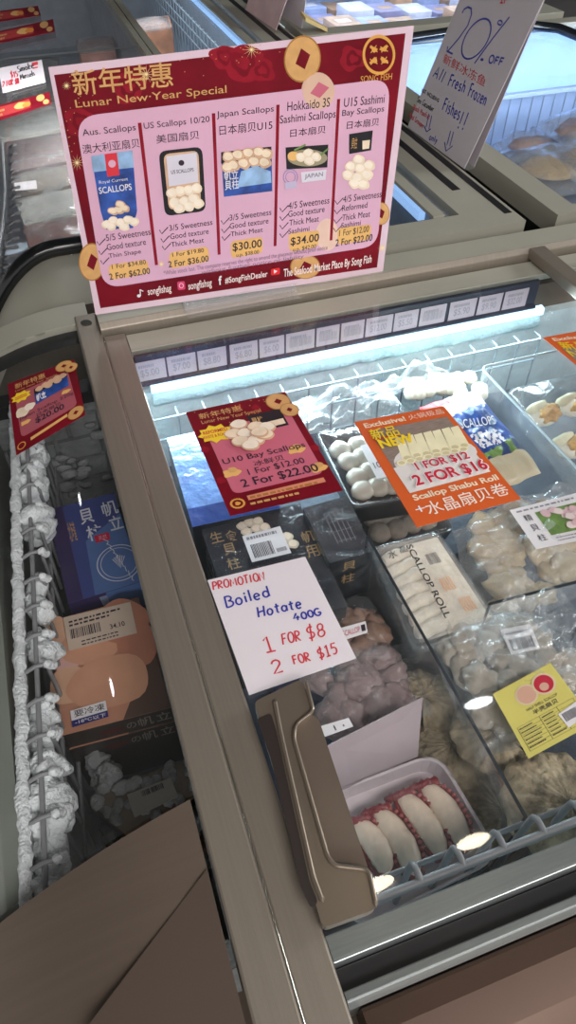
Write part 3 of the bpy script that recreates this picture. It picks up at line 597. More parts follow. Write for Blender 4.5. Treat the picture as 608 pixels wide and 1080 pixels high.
# ================================================================== SIGNS ON THE LIDS
# rose scallop sign
p, n = level(.0012); a = Art(p, n); a.sheet([(196, 435), (301, 413), (362, 517), (243, 544)], DRED, .0008)
a.polyuv([(.10, .24), (.93, .2), (.93, .83), (.10, .84)], ROSE, 2, .012)
for cu, cv in ((.5, .06), (.65, .1), (.03, .4), (.97, .6), (.05, .7)): a.elluv(cu, cv, .04, .03, DREDL, 1, 20, .15)
def coinuv(a, u, v, ru, rv, l=4): a.elluv(u, v, ru, rv, GOLDD, l); a.elluv(u, v, ru * .92, rv * .92, GOLD, l + 1); a.polyuv([(u - ru * .34, v), (u, v - rv * .34), (u + ru * .34, v), (u, v + rv * .34)], DRED, l + 2)
coinuv(a, .88, .09, .12, .09); coinuv(a, .99 - .05, .2, .09, .07, 8)
a.textuv('新年特惠', .1, .045, .52, .105, GOLD, 3, .006); a.textuv('Lunar New Year Special', .1, .12, .68, .165, GOLD, 3)
a.polyuv([(.06 + .17 * (1 if i % 2 else .78) * math.cos(i * math.pi / 9) + .12, .275 + .085 * (1.1 if i % 2 else .8) * math.sin(i * math.pi / 9)) for i in range(18)], YELLOW, 6); a.textuv('REFORMED', .07, .235, .30, .268, CRIMSON, 7, .02); a.textuv('WHITE & ROUND', .05, .28, .31, .31, CRIMSON, 7, .01)
a.polyuv([(.52, .17), (.86, .165), (.86, .34), (.55, .345)], BLACK, 4); a.textuv('貝柱', .55, .2, .66, .26, GOLD, 5, .02); a.polyuv([(.68, .27), (.84, .265), (.84, .32), (.68, .325)], CREAM, 5)
SL = mat('scallop_light_print', 'f4e6d2')
for i, (u, v) in enumerate(((.42, .24), (.33, .32), (.44, .34), (.56, .3), (.65, .33), (.36, .41), (.5, .43), (.6, .4), (.43, .47), (.56, .37))): a.elluv(u, v, .085, .052, TAN, 8 + 2 * i, 18, .05); a.elluv(u, v - .008, .075, .042, SL if i % 2 == 0 else CREAM, 9 + 2 * i, 18, .04)
a.textuv('U10 Bay Scallops', .13, .525, .9, .59, INK, 6, .004); a.textuv('冰鲜贝', .38, .6, .66, .65, INK, 6); a.textuv('1 For $12.00', .3, .66, .82, .72, INK, 6, .004); a.textuv('2 For $22.00', .2, .735, .9, .815, INK, 6, .01)
for u, v in ((.16, .66), (.8, .58), (.9, .78)):
    a.elluv(u, v, .08, .035, AMBER, 3, 16, .2); a.elluv(u + .02, v - .025, .04, .025, GOLD, 4, 14, .1)
a.polyuv([(.2, .875), (.9, .865), (.9, .905), (.2, .915)], mat('ribbon_print', 'd98a6a'), 3); a.lines(.22, .88, .88, .905, GOLDD, 1, 4, .7, 3); a.lines(.2, .93, .75, .955, GOLD, 1, 3, .7, 5)
for i in range(18): a.elluv(.1 + .055 * math.cos(2 * math.pi * i / 18), .92 + .036 * math.sin(2 * math.pi * i / 18), .012, .008, GOLDM, 4, 6)
a.elluv(.1, .92, .025, .016, GOLDM, 4, 8, .3)
for i in range(30): a.elluv(random.random(), random.uniform(.0, .2), .006, .004, GOLD, 2, 6)
tag(a.build('promotion_sign'), 'red and rose scallop promotion sheet with gold coins lying on the right lid', 'sign')

# orange shabu roll sign
p, n = level(.0012); a = Art(p, n); a.sheet([(374, 445), (468, 428), (550, 526), (440, 556)], ORANGE, .0008)
a.textuv('Exclusive!', .07, .035, .52, .085, CREAM, 3, .03); a.textuv('火锅极品', .56, .03, .95, .085, mat('outlined_type', 'e9c9b8'), 3, .004)
a.polyuv([(.09, .115), (.945, .12), (.93, .72), (.11, .735)], WOOD, 2); a.elluv(.55, .48, .42, .155, mat('plate_white_print', 'dcd8d4'), 3)
a.polyuv([(.1, .5), (.93, .46), (.93, .72), (.11, .735)], mat('plate_white_print', 'dcd8d4'), 3)
IV2 = mat('roll_inner_print', 'cfc49a')
for i in range(7):
    u = .24 + .1 * i; a.polyuv([(u + .05, .24), (u + .14, .235), (u + .1, .43), (u - .01, .44)], IVORY, 4 + 3 * (i % 2)); a.elluv(u + .045, .435, .055, .03, IVORY, 5 + 3 * (i % 2)); a.elluv(u + .045, .437, .036, .019, IV2, 6 + 3 * (i % 2))
for i in range(8):
    u = .2 + .092 * i; a.elluv(u, .475, .05, .026, IVORY, 12, 16); a.elluv(u, .476, .033, .016, IV2, 13, 14)
a.textuv('新品', .07, .115, .36, .225, YELLOW, 15, .01); a.textuv('NEW', .1, .225, .46, .315, YELLOW, 15, .04); a.polyuv([(.08, .21), (.36, .205), (.36, .225), (.08, .23)], mat('shadow_red_print', 'b03a20'), 14)
def shadowtext(a, s, u0, v0, u1, v1, m, edge, l, b): a.textuv(s, u0 - .012, v0 - .008, u1 + .012, v1 + .008, edge, l, b + .03); a.textuv(s, u0, v0, u1, v1, m, l + 1, b)
shadowtext(a, '1 FOR $12', .3, .505, .84, .585, CRIMSON, WHITE, 16, .02); shadowtext(a, '2 FOR $16', .2, .605, .93, .715, CRIMSON, WHITE, 16, .025)
a.textuv('Scallop Shabu Roll', .11, .755, .95, .82, CREAM, 4, .03); a.textuv('+', .07, .85, .16, .9, WHITE, 4, .0); a.textuv('水晶扇贝卷', .16, .835, .95, .945, mat('cream_kanji', 'efe0d2'), 4, .006)
tag(a.build('promotion_sign'), 'orange shabu roll promotion sheet with white lettering lying on the right lid', 'sign')
p, n = level(.0012); a = Art(p, n); a.sheet([(573, 356), (660, 340), (730, 430), (622, 396)], ORANGE, .0008)
a.textuv('Exclusive!', .07, .05, .55, .13, CREAM, 3, .03); a.polyuv([(.06, .3), (.94, .3), (.94, .8), (.06, .8)], WOOD, 2); a.textuv('新品', .07, .15, .38, .35, YELLOW, 6, .01); a.textuv('NEW', .07, .36, .5, .52, YELLOW, 6, .01); a.elluv(.6, .6, .4, .2, mat('plate_white_print', 'dcd8d4'), 3)
tag(a.build('promotion_sign'), 'orange sheet cut off by the right edge of the photo', 'sign')

# handwritten promotion
p, n = level(.0045); a = Art(p, n); a.sheet([(219, 612), (322, 587), (376, 694), (263, 733)], WHITEP, .0008)
HW = .0016
def hw(s, lb, rb, lt, m, wd=HW): a.hand(s, lb, rb, lt, wd, m, 2)
RED2 = mat('red_marker_ink', 'cf2f3c', .5)
hw('PROMOTION', (225.5, 622.5), (280.5, 611.5), (224, 614), RED2, .0019)
hw('Boiled', (239, 641), (285.5, 629), (236, 630), BLUE, .0023); hw('Hotate', (273, 651), (319, 641), (271, 640), BLUE, .0023); hw('400G', (311, 655), (340, 648.5), (309, 648), BLUE, .0022)
hw('1', (281, 689), (291, 687), (276, 674), RED2, .0021); hw('FOR', (299, 680), (318, 675.5), (297, 669), RED2, .0019); hw('$8', (326, 676), (344, 670), (323, 662), RED2, .0019)
hw('2', (290, 711), (300, 708), (286, 698), RED2, .0021); hw('FOR', (311, 701), (328, 697), (308, 692), RED2, .0019); hw('$15', (337, 695.5), (357, 689), (334, 684), RED2, .0019)
so = a.build('handwritten_sign'); tag(so, 'white handwritten boiled hotate promotion card at the corner of the right lid', 'sign')
sl = MB(); sl.prism([P(x, y, .0062) for x, y in [(216, 611), (323, 585), (379, 697), (262, 737)]], (0, 0, -.0004), SLEEVE); sl.build('clear_sleeve', so)

# small scallop notice on the curved left lid
c0 = P(17, 479, zc(-.118) + .0055); c1 = P(78, 379, zc(-.018) + .0055); c2 = P(90, 436, zc(-.018) + .0055)
nn = (c1 - c0).cross(c2 - c0).normalized(); nn = nn if nn.z > 0 else -nn
a = Art(c1 + nn * .001, nn); a.sheet([(8, 405), (78, 379), (90, 437), (17, 480)], DRED, .0008)
a.polyuv([(.08, .2), (.88, .16), (.92, .8), (.1, .83)], ROSED, 2, .01)
a.textuv('新年特惠', .1, .05, .55, .13, GOLD, 3, .006); a.textuv('Lunar New Year Special', .1, .145, .72, .175, GOLD, 3)
coinuv(a, .84, .06, .13, .09); coinuv(a, .94, .14, .1, .08, 8); coinuv(a, .88, .9, .12, .09)
a.polyuv([(.17 + .14 * (1.1 if i % 2 else .8) * math.cos(i * math.pi / 8), .27 + .075 * (1.1 if i % 2 else .8) * math.sin(i * math.pi / 8)) for i in range(16)], YELLOW, 4); a.lines(.08, .245, .27, .295, CRIMSON, 2, 5, .6, 4)
a.polyuv([(.36, .3), (.86, .24), (.86, .42), (.36, .48)], OCEAN, 4); a.textuv('帆立', .38, .34, .52, .45, WHITE, 5, .03); a.polyuv([(.36, .24), (.86, .18), (.86, .26), (.36, .33)], BLACK, 4)
for i, (u, v) in enumerate(((.44, .27), (.53, .25), (.62, .24), (.71, .22), (.8, .23), (.58, .29), (.72, .28))): a.elluv(u, v, .06, .04, TAN, 6 + i, 14, .06)
a.elluv(.16, .5, .1, .07, CREAM, 5, 18, .1); a.elluv(.27, .47, .08, .05, SL, 6, 18, .1)
a.textuv('Japan Scallop 220g', .1, .555, .9, .61, INK, 5); a.textuv('日本扇贝', .35, .615, .7, .665, INK, 5); a.textuv('$20.00', .32, .67, .74, .76, INK, 5, .015)
a.elluv(.18, .66, .07, .03, AMBER, 5, 14, .2); a.elluv(.8, .5, .07, .03, AMBER, 5, 14, .2); a.polyuv([(.22, .89), (.76, .845), (.76, .885), (.22, .93)], AMBER, 3)
a.elluv(.09, .93, .06, .045, GOLDM, 4); a.elluv(.09, .93, .045, .034, DRED, 5)
tag(a.build('promotion_sign'), 'small dark red scallop notice stuck to the curved left lid', 'sign')
# ================================================================== PRODUCTS IN THE RIGHT FREEZER
FL = -.268
def carton(quad, h, zb, mt, ms, name='carton', bevel=.0015, ext=None):
    mb = MB(); pts = [P(x, y, h) for x, y in quad]
    mb.prism(pts, ext if ext else (0, 0, -(h - zb)), mt, ms); return mb, pts
def facequad(p, q, zt, zb):
    """front face below the edge p-q"""
    return [p, q, Vector((q.x, q.y, G + zb)), Vector((p.x, p.y, G + zb))]
def art_on(mb, quad3):
    n = (quad3[1] - quad3[0]).cross(quad3[3] - quad3[0]).normalized(); a = Art(quad3[0], n, mb)
    a.quad = [q + a.n * .0003 for q in quad3]; return a
BLUEB = mat('glossy_blue_carton', '78a2e2', .18, 0, .3, 14, .6, 40, coat=.7); INDIGO = mat('indigo_carton', '2d3160', .35, 0, .3, 8)
BLK = mat('dark_carton_print', '171c26', .4, 0, .25, 12, .15, 60, coat=.12); BLKS = mat('dark_carton_side', '12161f', .4, 0, .2, 12, coat=.1)
GK = mat('gold_kanji_print', 'a88a5c', .4)
def pillow(quad, h, lift, m, nu=18, nv=18, seed=0, amp=.25, power=.5, low=.012, mb=None, skirt=True):
    """puffed bag top over four corners (world points or photo corners at level h)"""
    q = [P(x, y, h) if len(c) == 2 else Vector(c) for c in quad for x, y in [c[:2]]]
    mb = mb or MB()
    def fn(u, v, s=1):
        p = (q[0] * (1 - u) + q[1] * u) * (1 - v) + (q[3] * (1 - u) + q[2] * u) * v
        e = max(0, (1 - abs(2 * u - 1) ** 3) * (1 - abs(2 * v - 1) ** 3)) ** power
        k = noise.noise(Vector((u * 5 + seed, v * 5, seed * 2.7))) * amp + noise.noise(Vector((u * 13 + seed, v * 13, seed))) * amp * .4 + (.35 - abs(noise.noise(Vector((u * 8, v * 8 + seed, 9))))) * amp * .8
        p2 = p + Vector((noise.noise(Vector((u * 4, v * 4, seed))) * .006, noise.noise(Vector((u * 4, v * 4, seed + 5))) * .006, 0))
        return p2 + UP * (lift * e * (1 + k) * s - low * (1 - e) * (1 if s > 0 else 1))
    mb.grid(lambda u, v: fn(u, v, 1), nu, nv, m)
    if skirt: mb.grid(lambda u, v: fn(1 - u, v, -.6), nu, nv, m)
    return mb
SCM = mat('scallop_meat', 'dccfb4', .45, 0, .12, 30, .2, 60, coat=.3); SCW = mat('pale_scallop', 'e6e2d0', .4, 0, .08, 30, .2, 60, coat=.3)
GREYSC = mat('grey_frozen_scallop', '9c9384', .6, 0, .25, 22, .5, 60); SHELLM = mat('frosted_shell', 'a8997f', .8, 0, .55, 40, .9, 70)

# blue carton
mb, p = carton([(176, 462), (262, 444), (296, 536), (203, 556)], -.105, FL, BLUEB, BLKS)
a = art_on(mb, p); a.k = 0
a.polyuv([(.47, .66), (.56, .60), (.62, .72), (.52, .78)], WHITE, 1); a.polyuv([(.49, .66), (.555, .625), (.595, .72), (.525, .755)], mat('logo_blue', '3a62b4'), 2); a.elluv(.54, .69, .02, .03, WHITE, 3, 10); a.polyuv([(0, .82), (1, .82), (1, 1), (0, 1)], mat('carton_blue_band', '2c4c90', .2, 0, .3, 12, .3, coat=.5), 1)
o = mb.build('carton', None, .001); tag(o, 'glossy light blue carton under the rose promotion sheet', 'box')
# dark gold-kanji cartons
mb, p = carton([(212, 556), (316, 531), (366, 640), (250, 668)], -.115, FL, BLK, BLKS); a = art_on(mb, p)
for s, u, v in (('貝', .13, .22), ('柱', .12, .36), ('生', .05, .08), ('食', .19, .1), ('用', .86, .42), ('帆', .88, .28)): a.textuv(s, u, v, u + .12, v + .11, GK, 1, .008)
for i, (u, v) in enumerate(((.38, .09), (.46, .07), (.54, .08), (.4, .16), (.5, .15), (.58, .16), (.75, .3), (.68, .33), (.77, .38))): a.elluv(u, v, .055, .045, SCM, 1 + 2 * i, 16, .08); a.elluv(u, v - .005, .04, .032, mat('scallop_light_print', 'f4e6d2'), 2 + 2 * i, 12, .08)
a.polyuv([(.34, .2), (.72, .19), (.72, .46), (.34, .46)], WHITE, 20); a.lines(.37, .21, .68, .25, GREYP, 1, 21, .7); a.bars(.38, .3, .58, .43, INK, 20, 21); a.lines(.6, .37, .7, .43, GREYP, 1, 21, .6)
o = mb.build('carton', None, .001); tag(o, 'black carton with gold characters and white barcode label above the handwritten card', 'box')
w_ = MB(); pts = [P(x, y, -.1135) for x, y in [(211, 556), (317, 530), (368, 641), (249, 670)]]; w_.prism(pts, (0, 0, -.10), WRAP, bottom=False); w_.build('clear_wrap', o)
mb, p = carton([(320, 536), (366, 523), (394, 581), (348, 594)], -.10, FL, BLK, BLKS); a = art_on(mb, p)
for i in range(5): a.rect(.35 + .1 * i, .2, .36 + .1 * i, .75, GREYP, 1)
for i in range(4): a.rect(.35, .2 + .17 * i, .8, .205 + .17 * i, GREYP, 1)
f = facequad(p[3], p[2], -.10, -.19); a = art_on(mb, f)
a.textuv('貝', .3, .1, .62, .32, GK, 1, .008); a.textuv('柱', .3, .42, .62, .66, GK, 1, .008)
o = mb.build('carton', None, .001); tag(o, 'narrow black carton standing right of the barcode-labelled one, gold characters on its front', 'box')
w_ = MB(); w_.prism([P(x, y, -.0985) for x, y in [(319, 535), (367, 522), (395, 582), (347, 595)]], (0, 0, -.09), WRAP, bottom=False); w_.build('clear_wrap', o)

# scallop trays with clear lids (one on another)
def tray(quad, h, depth, m, mlid, r=.012, dome=.008):
    mb = MB(); pts = roundpoly([P(x, y, h) for x, y in quad], r, 5); c = sum(pts, Vector()) / len(pts); n = len(pts)
    L = [(1.0, 0), (.985, .0015), (.95, 0), (.90, -depth * .85), (.90, -depth * .85)]
    vs = []
    for k, z in [(.90, -depth), (1.0, -.001)] + L[:4]: vs += [c + (q - c) * k + UP * z for q in pts]
    fs = [(j * n + i, j * n + (i + 1) % n, (j + 1) * n + (i + 1) % n, (j + 1) * n + i) for j in range(5) for i in range(n)]
    mb.add(vs, fs, m); mb.add(vs[-n:], [tuple(range(n))], m); mb.add(vs[:n], [tuple(range(n - 1, -1, -1))], m)
    lid_ = None
    if mlid:
        lid_ = MB(); vs = []
        for k, z in [(1.01, -.004), (1.0, .003), (.94, dome), (.55, dome * 1.15)]: vs += [c + (q - c) * k + UP * z for q in pts]
        lid_.add(vs, [(j * n + i, j * n + (i + 1) % n, (j + 1) * n + (i + 1) % n, (j + 1) * n + i) for j in range(3) for i in range(n)] + [tuple(range(3 * n, 4 * n))], mlid, True)
    return mb, lid_, pts, c
BTRAY = mat('black_plastic_tray', '22262c', .3, 0, .1, coat=.3); CTRAY = film('clear_tray', 'dfeaee', .05, .16, .1, 20, .4); FOAM = mat('white_foam_tray', 'dcd0d4', .6, 0, .03, 60, .1, 200)
def scallop_pack(quad, h, depth, lab, m=None, rows=(3, 3), sm=None, name='scallop_tray', zb=None):
    t, l, pts, c = tray(quad, h, depth, m or BTRAY, CTRAY)
    o = t.build(name); tag(o, lab, 'food tray'); l.build('clear_lid', o)
    q = [P(x, y, h) for x, y in quad]; rr = random.Random(len(lab))
    for i in range(rows[0]):
        for j in range(rows[1]):
            u = .14 + .72 * (i + .5) / rows[0] + rr.uniform(-.03, .03); v = .14 + .72 * (j + .5) / rows[1] + rr.uniform(-.03, .03)
            p = (q[0] * (1 - u) + q[1] * u) * (1 - v) + (q[3] * (1 - u) + q[2] * u) * v; s = min((q[1] - q[0]).length / rows[0], (q[3] - q[0]).length / rows[1]) * .52
            b = MB(); b.blob(p - UP * (s * .5), (s * 1.05, s, s * .62), sm or SCW, .12, rr.random() * 20, rr.random() * 3, 2, 1.4); b.build('scallop', o)
    return o
scallop_pack([(352, 500), (440, 482), (480, 560), (392, 582)], -.165, .045, 'black tray of grey scallops lying underneath the white-lidded scallop tray', rows=(4, 4), sm=GREYSC)
o = scallop_pack([(333, 457), (418, 437), (468, 520), (372, 535)], -.108, .05, 'black tray of white scallops under a clear lid, left of the orange sheet', rows=(4, 4))
p = [P(x, y, -.098) for x, y in [(380, 470), (412, 463), (432, 498), (398, 505)]]; b = MB(); b.prism(p, (0, 0, -.0006), WHITE); a = art_on(b, p); a.textuv('10', .1, .55, .3, .72, INK, 1); b.build('paper_label', o)
# blue pouch
POUCH = film('milky_pouch', 'cfd0c4', .45, .4, .15, 20, .6)
mb = pillow([(442, 428), (502, 411), (572, 497), (503, 525)], -.112, .016, WHITE, 66, 78, 3, .25, .45, .004)
for k in range(len(mb.f) // 2):
    cx_ = sum((mb.v[i] for i in mb.f[k]), Vector()) / 4; col_ = k % 66; row = k // 66
    vv = row / 78; uu = col_ / 66; m = WHITE
    if vv < .10 and uu < .42: m = RED
    elif vv < .3 - .1 * uu: m = WHITE
    elif vv < .70 - .12 * abs(uu - .4): m = OCEAN if noise.noise(Vector((uu * 5, vv * 8, 3))) < .22 else SKY
    elif vv < .78: m = LEAF if noise.noise(Vector((uu * 7, vv * 9, 1))) > .0 else mat('pouch_navy', '2a3f70', .3)
    else: m = mat('pouch_cream', 'c2b89c', .3, 0, .1, 20, .3)
    if .5 < vv < .66 and .35 < uu < .75 and noise.noise(Vector((uu * 30, vv * 30, 2))) > -.1: m = WHITE
    mb.m[k] = mb.mi(m)
o = mb.build('pouch'); tag(o, 'blue and white printed scallop pouch with red corner right of the orange sheet', 'pouch')
# pouch lettering
a = Art(*level(-.094)); a.text('SCALLOPS', (487, 452), (524, 447), (484, 443), WHITE, 0)
lb = a.build('front_lettering', o)
# tray of scallop roll
t, l, pts, c = tray([(390, 578), (462, 560), (530, 660), (438, 690)], -.115, .05, CTRAY, CTRAY, .02, .006)
o = t.build('roll_tray'); tag(o, 'clear tray of scallop rolls printed SCALLOP ROLL, below the orange sheet', 'food tray'); l.build('clear_lid', o)
q = [P(x, y, -.115) for x, y in [(390, 578), (462, 560), (530, 660), (438, 690)]]
qp = lambda u, v: (q[0] * (1 - u) + q[1] * u) * (1 - v) + (q[3] * (1 - u) + q[2] * u) * v
rr = random.Random(5)
for i in range(7):
    v = .1 + .115 * i
    b = MB(); A_, B_ = qp(.14, v + .03), qp(.62, v - .02)
    b.tube([A_ - UP * .012 + (B_ - A_) * t + Vector((0, rr.uniform(-.002, .002), rr.uniform(-.002, .002))) for t in (0, .2, .4, .6, .8, 1)], [.009, .0115, .012, .0118, .011, .0085], mat('frosted_roll', 'eee8d8', .6, 0, .1, 40, .4, 80), 10); b.build('scallop_roll', o)
b = MB(); b.prism([qp(.5, .06), qp(.94, .06), qp(.94, .9), qp(.5, .9)], (0, 0, -.02), mat('frosted_roll', 'eee8d8')); b.build('roll_layer', o)
F_ = film('printed_film', 'f4ece0', .07, .3, .12, 10, .3)
b = MB(); fp = [qp(.08, .05) + UP * .0075, qp(.94, .05) + UP * .0075, qp(.94, .95) + UP * .0075, qp(.08, .95) + UP * .0075]; b.prism(fp, (0, 0, -.0005), F_); a = art_on(b, fp)
a.text3('SCALLOP ROLL', a.uv(.43, .05, 1), a.uv(.20, .86, 1) + (a.uv(.5, .86) - a.uv(.27, .86)) , a.uv(.53, .05, 1), BLACK, 1, .01)
OD = mat('orange_small_type', 'd89a6a', .5)
for u, v in ((.62, .48), (.72, .72)):
    for i in range(5): a.rect(u + .035 * i, v, u + .035 * i + .014, v + .14, OD, 1)
a.bars(.62, .2, .8, .32, INK, 12, 1); a.textuv('水', .1, .06, .24, .15, BLACK, 1); a.textuv('晶', .3, .05, .42, .12, BLACK, 1)
b.build('printed_film', o)
# milky bag with photo label
def chunkbag(quad, h, lift, lab, name, film_, chunk, n, seed, thick=.03, size=.016):
    b = pillow(quad, h, lift, film_, 40, 40, seed, .5, .5, .01)
    o = b.build(name); tag(o, lab, 'bag'); rr = random.Random(seed); q = [P(x, y, h) for x, y in quad]
    for i in range(n):
        u, v = rr.uniform(.12, .88), rr.uniform(.12, .88); p = (q[0] * (1 - u) + q[1] * u) * (1 - v) + (q[3] * (1 - u) + q[2] * u) * v
        s = size * rr.uniform(.8, 1.2); e = ((1 - abs(2 * u - 1) ** 3) * (1 - abs(2 * v - 1) ** 3)) ** .5
        c_ = MB(); c_.blob(p + UP * (lift * e * .5 - .006 - rr.random() * .01), (s * 1.2, s, s * .55), chunk, .4, rr.random() * 30, rr.random() * 3, 3, 1.6); c_.build('scallop', o)
    return o
o = chunkbag([(478, 556), (600, 505), (690, 590), (510, 672)], -.14, .042, 'milky bag of frozen scallops with a flower-like photo label, right of the scallop roll tray', 'scallop_bag', BAG, mat('beige_frozen_scallop', 'bfae90', .6, 0, .15, 22, .4, 60), 46, 11, size=.022)
p = [P(x, y, -.088) for x, y in [(538, 538), (612, 519), (650, 562), (566, 579)]]; b = MB(); b.prism(p, (0, 0, -.0007), WHITE); a = art_on(b, p)
a.polyuv([(.27, .2), (.95, .2), (.95, .78), (.27, .78)], LEAF, 1); rr = random.Random(2)
for i in range(26): u, v = rr.uniform(.36, .92), rr.uniform(.26, .7); a.elluv(u, v, .06, .075, mat('pink_meat_print', 'd8b4b8', .4, 0, .1, 40) if i % 3 else mat('pale_meat_print', 'e8d4d0'), 2 + i, 14, .08)
for s, v in (('精', .2), ('貝', .45), ('柱', .7)): a.textuv(s, .1, v, .2, v + .16, INK, 1, .006)
a.lines(.06, .05, .9, .13, GREYP, 1, 1, .5); a.lines(.3, .82, .7, .95, GREYP, 2, 1, .4); a.bars(.76, .82, .92, .95, INK, 10, 1); b.build('photo_label', o)
# clear sweets tray, top right, inside the acrylic bin
t, l, pts, c = tray([(535, 412), (640, 388), (760, 478), (640, 540)], -.115, .05, CTRAY, CTRAY, .015, .01)
o = t.build('dumpling_tray'); tag(o, 'clear lidded tray of pale dumplings with golden patches, in the acrylic bin', 'food tray'); l.build('clear_lid', o)
q2 = [P(x, y, -.115) for x, y in [(535, 412), (640, 388), (760, 478), (640, 540)]]
for i in range(3):
    for j in range(3):
        u, v = .18 + .3 * i, .22 + .29 * j; p = (q2[0] * (1 - u) + q2[1] * u) * (1 - v) + (q2[3] * (1 - u) + q2[2] * u) * v
        b = MB(); b.blob(p - UP * .016, (.030, .026, .016), SCW, .12, i * 3 + j, .3, 2); o2 = b.build('dumpling', o)
        b = MB(); b.blob(p - UP * .011 + Vector((.006, -.008, .004)), (.024, .018, .011), mat('golden_filling', 'c79a52', .6, 0, .35, 60, .8, 90), .5, i + j * 5, .4, 3, 2.2); b.build('filling', o2)
        b = MB(); b.blob(p - UP * .011 + Vector((-.008, .012, .004)), (.026, .012, .011), mat('pale_green_topping', 'dcdcbc', .6, 0, .15, 40), .4, i + j + 9, .2, 2); b.build('topping', o2)
# acrylic plates and bin
def plate(p, q, z1, z0, lab, name='acrylic_divider', dark=True):
    p, q = Vector(p), Vector(q); d = (q - p).normalized(); nrm = Vector((-d.y, d.x, 0)) * .0015
    mb = MB(); mb.prism([p + nrm, p - nrm, q - nrm, q + nrm], (0, 0, z0 - z1), ACRYL)
    o = mb.build(name); tag(o, lab, 'divider')
    e = MB(); e.prism([p + nrm * 1.15 + UP * .0012, p - nrm * 1.15 + UP * .0012, q - nrm * 1.15 + UP * .0012, q + nrm * 1.15 + UP * .0012], (0, 0, -.002), ACRYLD); 
    for r in (p, q): e.prism([r + nrm * 1.1 + d * .001, r - nrm * 1.1 + d * .001, r - nrm * 1.1 - d * .001, r + nrm * 1.1 - d * .001], (0, 0, z0 - z1), ACRYLD)
    e.build('polished_edge', o); return o
plate(P(388, 566, -.075), P(555, 862, -.075), -.075, FL + .002, 'long clear divider with dark edge running front to back past the roll tray')
plate(P(517, 637, -.08), P(640, 606, -.08), -.08, FL + .002, 'short clear cross divider in front of the milky scallop bag')
bz = empty('acrylic_bin', tuple(P(640, 470, FL))); tag(bz, 'clear round-cornered acrylic bin at the back right', 'bin')
mb = MB(); path = [P(640, 527, -.075), P(512, 393, -.075), P(520, 385, -.075), P(680, 350, -.075)]
path = [path[0]] + [path[1] * (1 - t) ** 2 + (path[1] + (path[1] - path[0]).normalized() * .02) * 2 * t * (1 - t) + path[2] * t * t for t in (0, .25, .5, .75, 1)] + [path[3]]
for (p, q) in zip(path[:-1], path[1:]):
    d = (q - p).normalized(); nn_ = Vector((-d.y, d.x, 0)) * .0013; mb.prism([p + nn_, p - nn_, q - nn_, q + nn_], (0, 0, -.17), ACRYL)
mb.build('bin_wall', bz); mb = MB(); mb.tube([p + UP * .001 for p in path], .0022, mat('frosted_rim', 'b7c8cf', .3, 0, .05), 8); mb.build('rim', bz)
# bag with yellow label
o = chunkbag([(452, 668), (560, 640), (670, 745), (505, 800)], -.125, .035, 'crinkled clear bag of pale scallops carrying a yellow nutrition label', 'scallop_bag', BAGT, mat('frozen_pale_scallop', 'a89e90', .6, 0, .2, 22, .5, 60), 44, 21, size=.019)
b = MB(); rr = random.Random(8)
def crumple(mb, cx, cy, h, w_, d_, ht, m, seed, n=14):
    c = P(cx, cy, h)
    mb.grid(lambda u, v: c + Vector(((u - .5) * w_, (v - .5) * d_, ht * (abs(noise.noise(Vector((u * 3 + seed, v * 3, seed)))) + .5 * abs(noise.noise(Vector((u * 8, v * 8 + seed, 3))))) * (1 - abs(2 * u - 1) ** 2.5))), n, n, m)
crumple(b, 560, 670, -.085, .16, .10, .05, BAGT, 4); b.build('gathered_neck', o)
p = [P(x, y, -.082) for x, y in [(520, 732), (581, 699), (628, 762), (558, 800)]]; b = MB(); b.prism(p, (0, 0, -.0007), mat('yellow_label', 'd8cc6a', .45, 0, .04)); a = art_on(b, p)
a.elluv(.42, .24, .17, .15, mat('pale_ring_print', 'ddc8a0'), 1); a.elluv(.42, .24, .14, .125, mat('peach_print', 'd9a890'), 2); a.elluv(.72, .22, .18, .16, mat('pale_ring_print', 'ddc8a0'), 3); a.elluv(.72, .22, .145, .13, CRIMSON, 4); a.elluv(.7, .26, .07, .06, mat('peach_print', 'd9a890'), 5)
a.textuv('HALF SHELL SCALLOP', .3, .41, .8, .45, INK, 1); a.textuv('半壳扇贝', .36, .47, .75, .54, INK, 1, .01)
for i in range(7): a.rect(.06, .58 + .058 * i, .95, .583 + .058 * i, INK, 1)
for u in (.06, .4, .68, .945): a.rect(u, .58, u + .006, .93, INK, 1)
a.lines(.08, .59, .38, .92, INK, 6, 1, .3, 2); a.lines(.43, .59, .66, .92, INK, 6, 1, .3, 5); a.polyuv([(.64, .68), (1, .64), (1, .86), (.66, .9)], WHITE, 3); a.bars(.68, .7, .96, .82, INK, 14, 4); b.build('yellow_label', o)
p = [P(x, y, -.1) for x, y in [(528, 664), (560, 658), (570, 684), (540, 690)]]; b = MB(); b.prism(p, (0, 0, -.0007), WHITE); a = art_on(b, p); a.bars(.1, .45, .9, .9, INK, 16, 1); a.lines(.1, .1, .9, .35, GREYP, 1, 1); b.build('barcode_label', o)
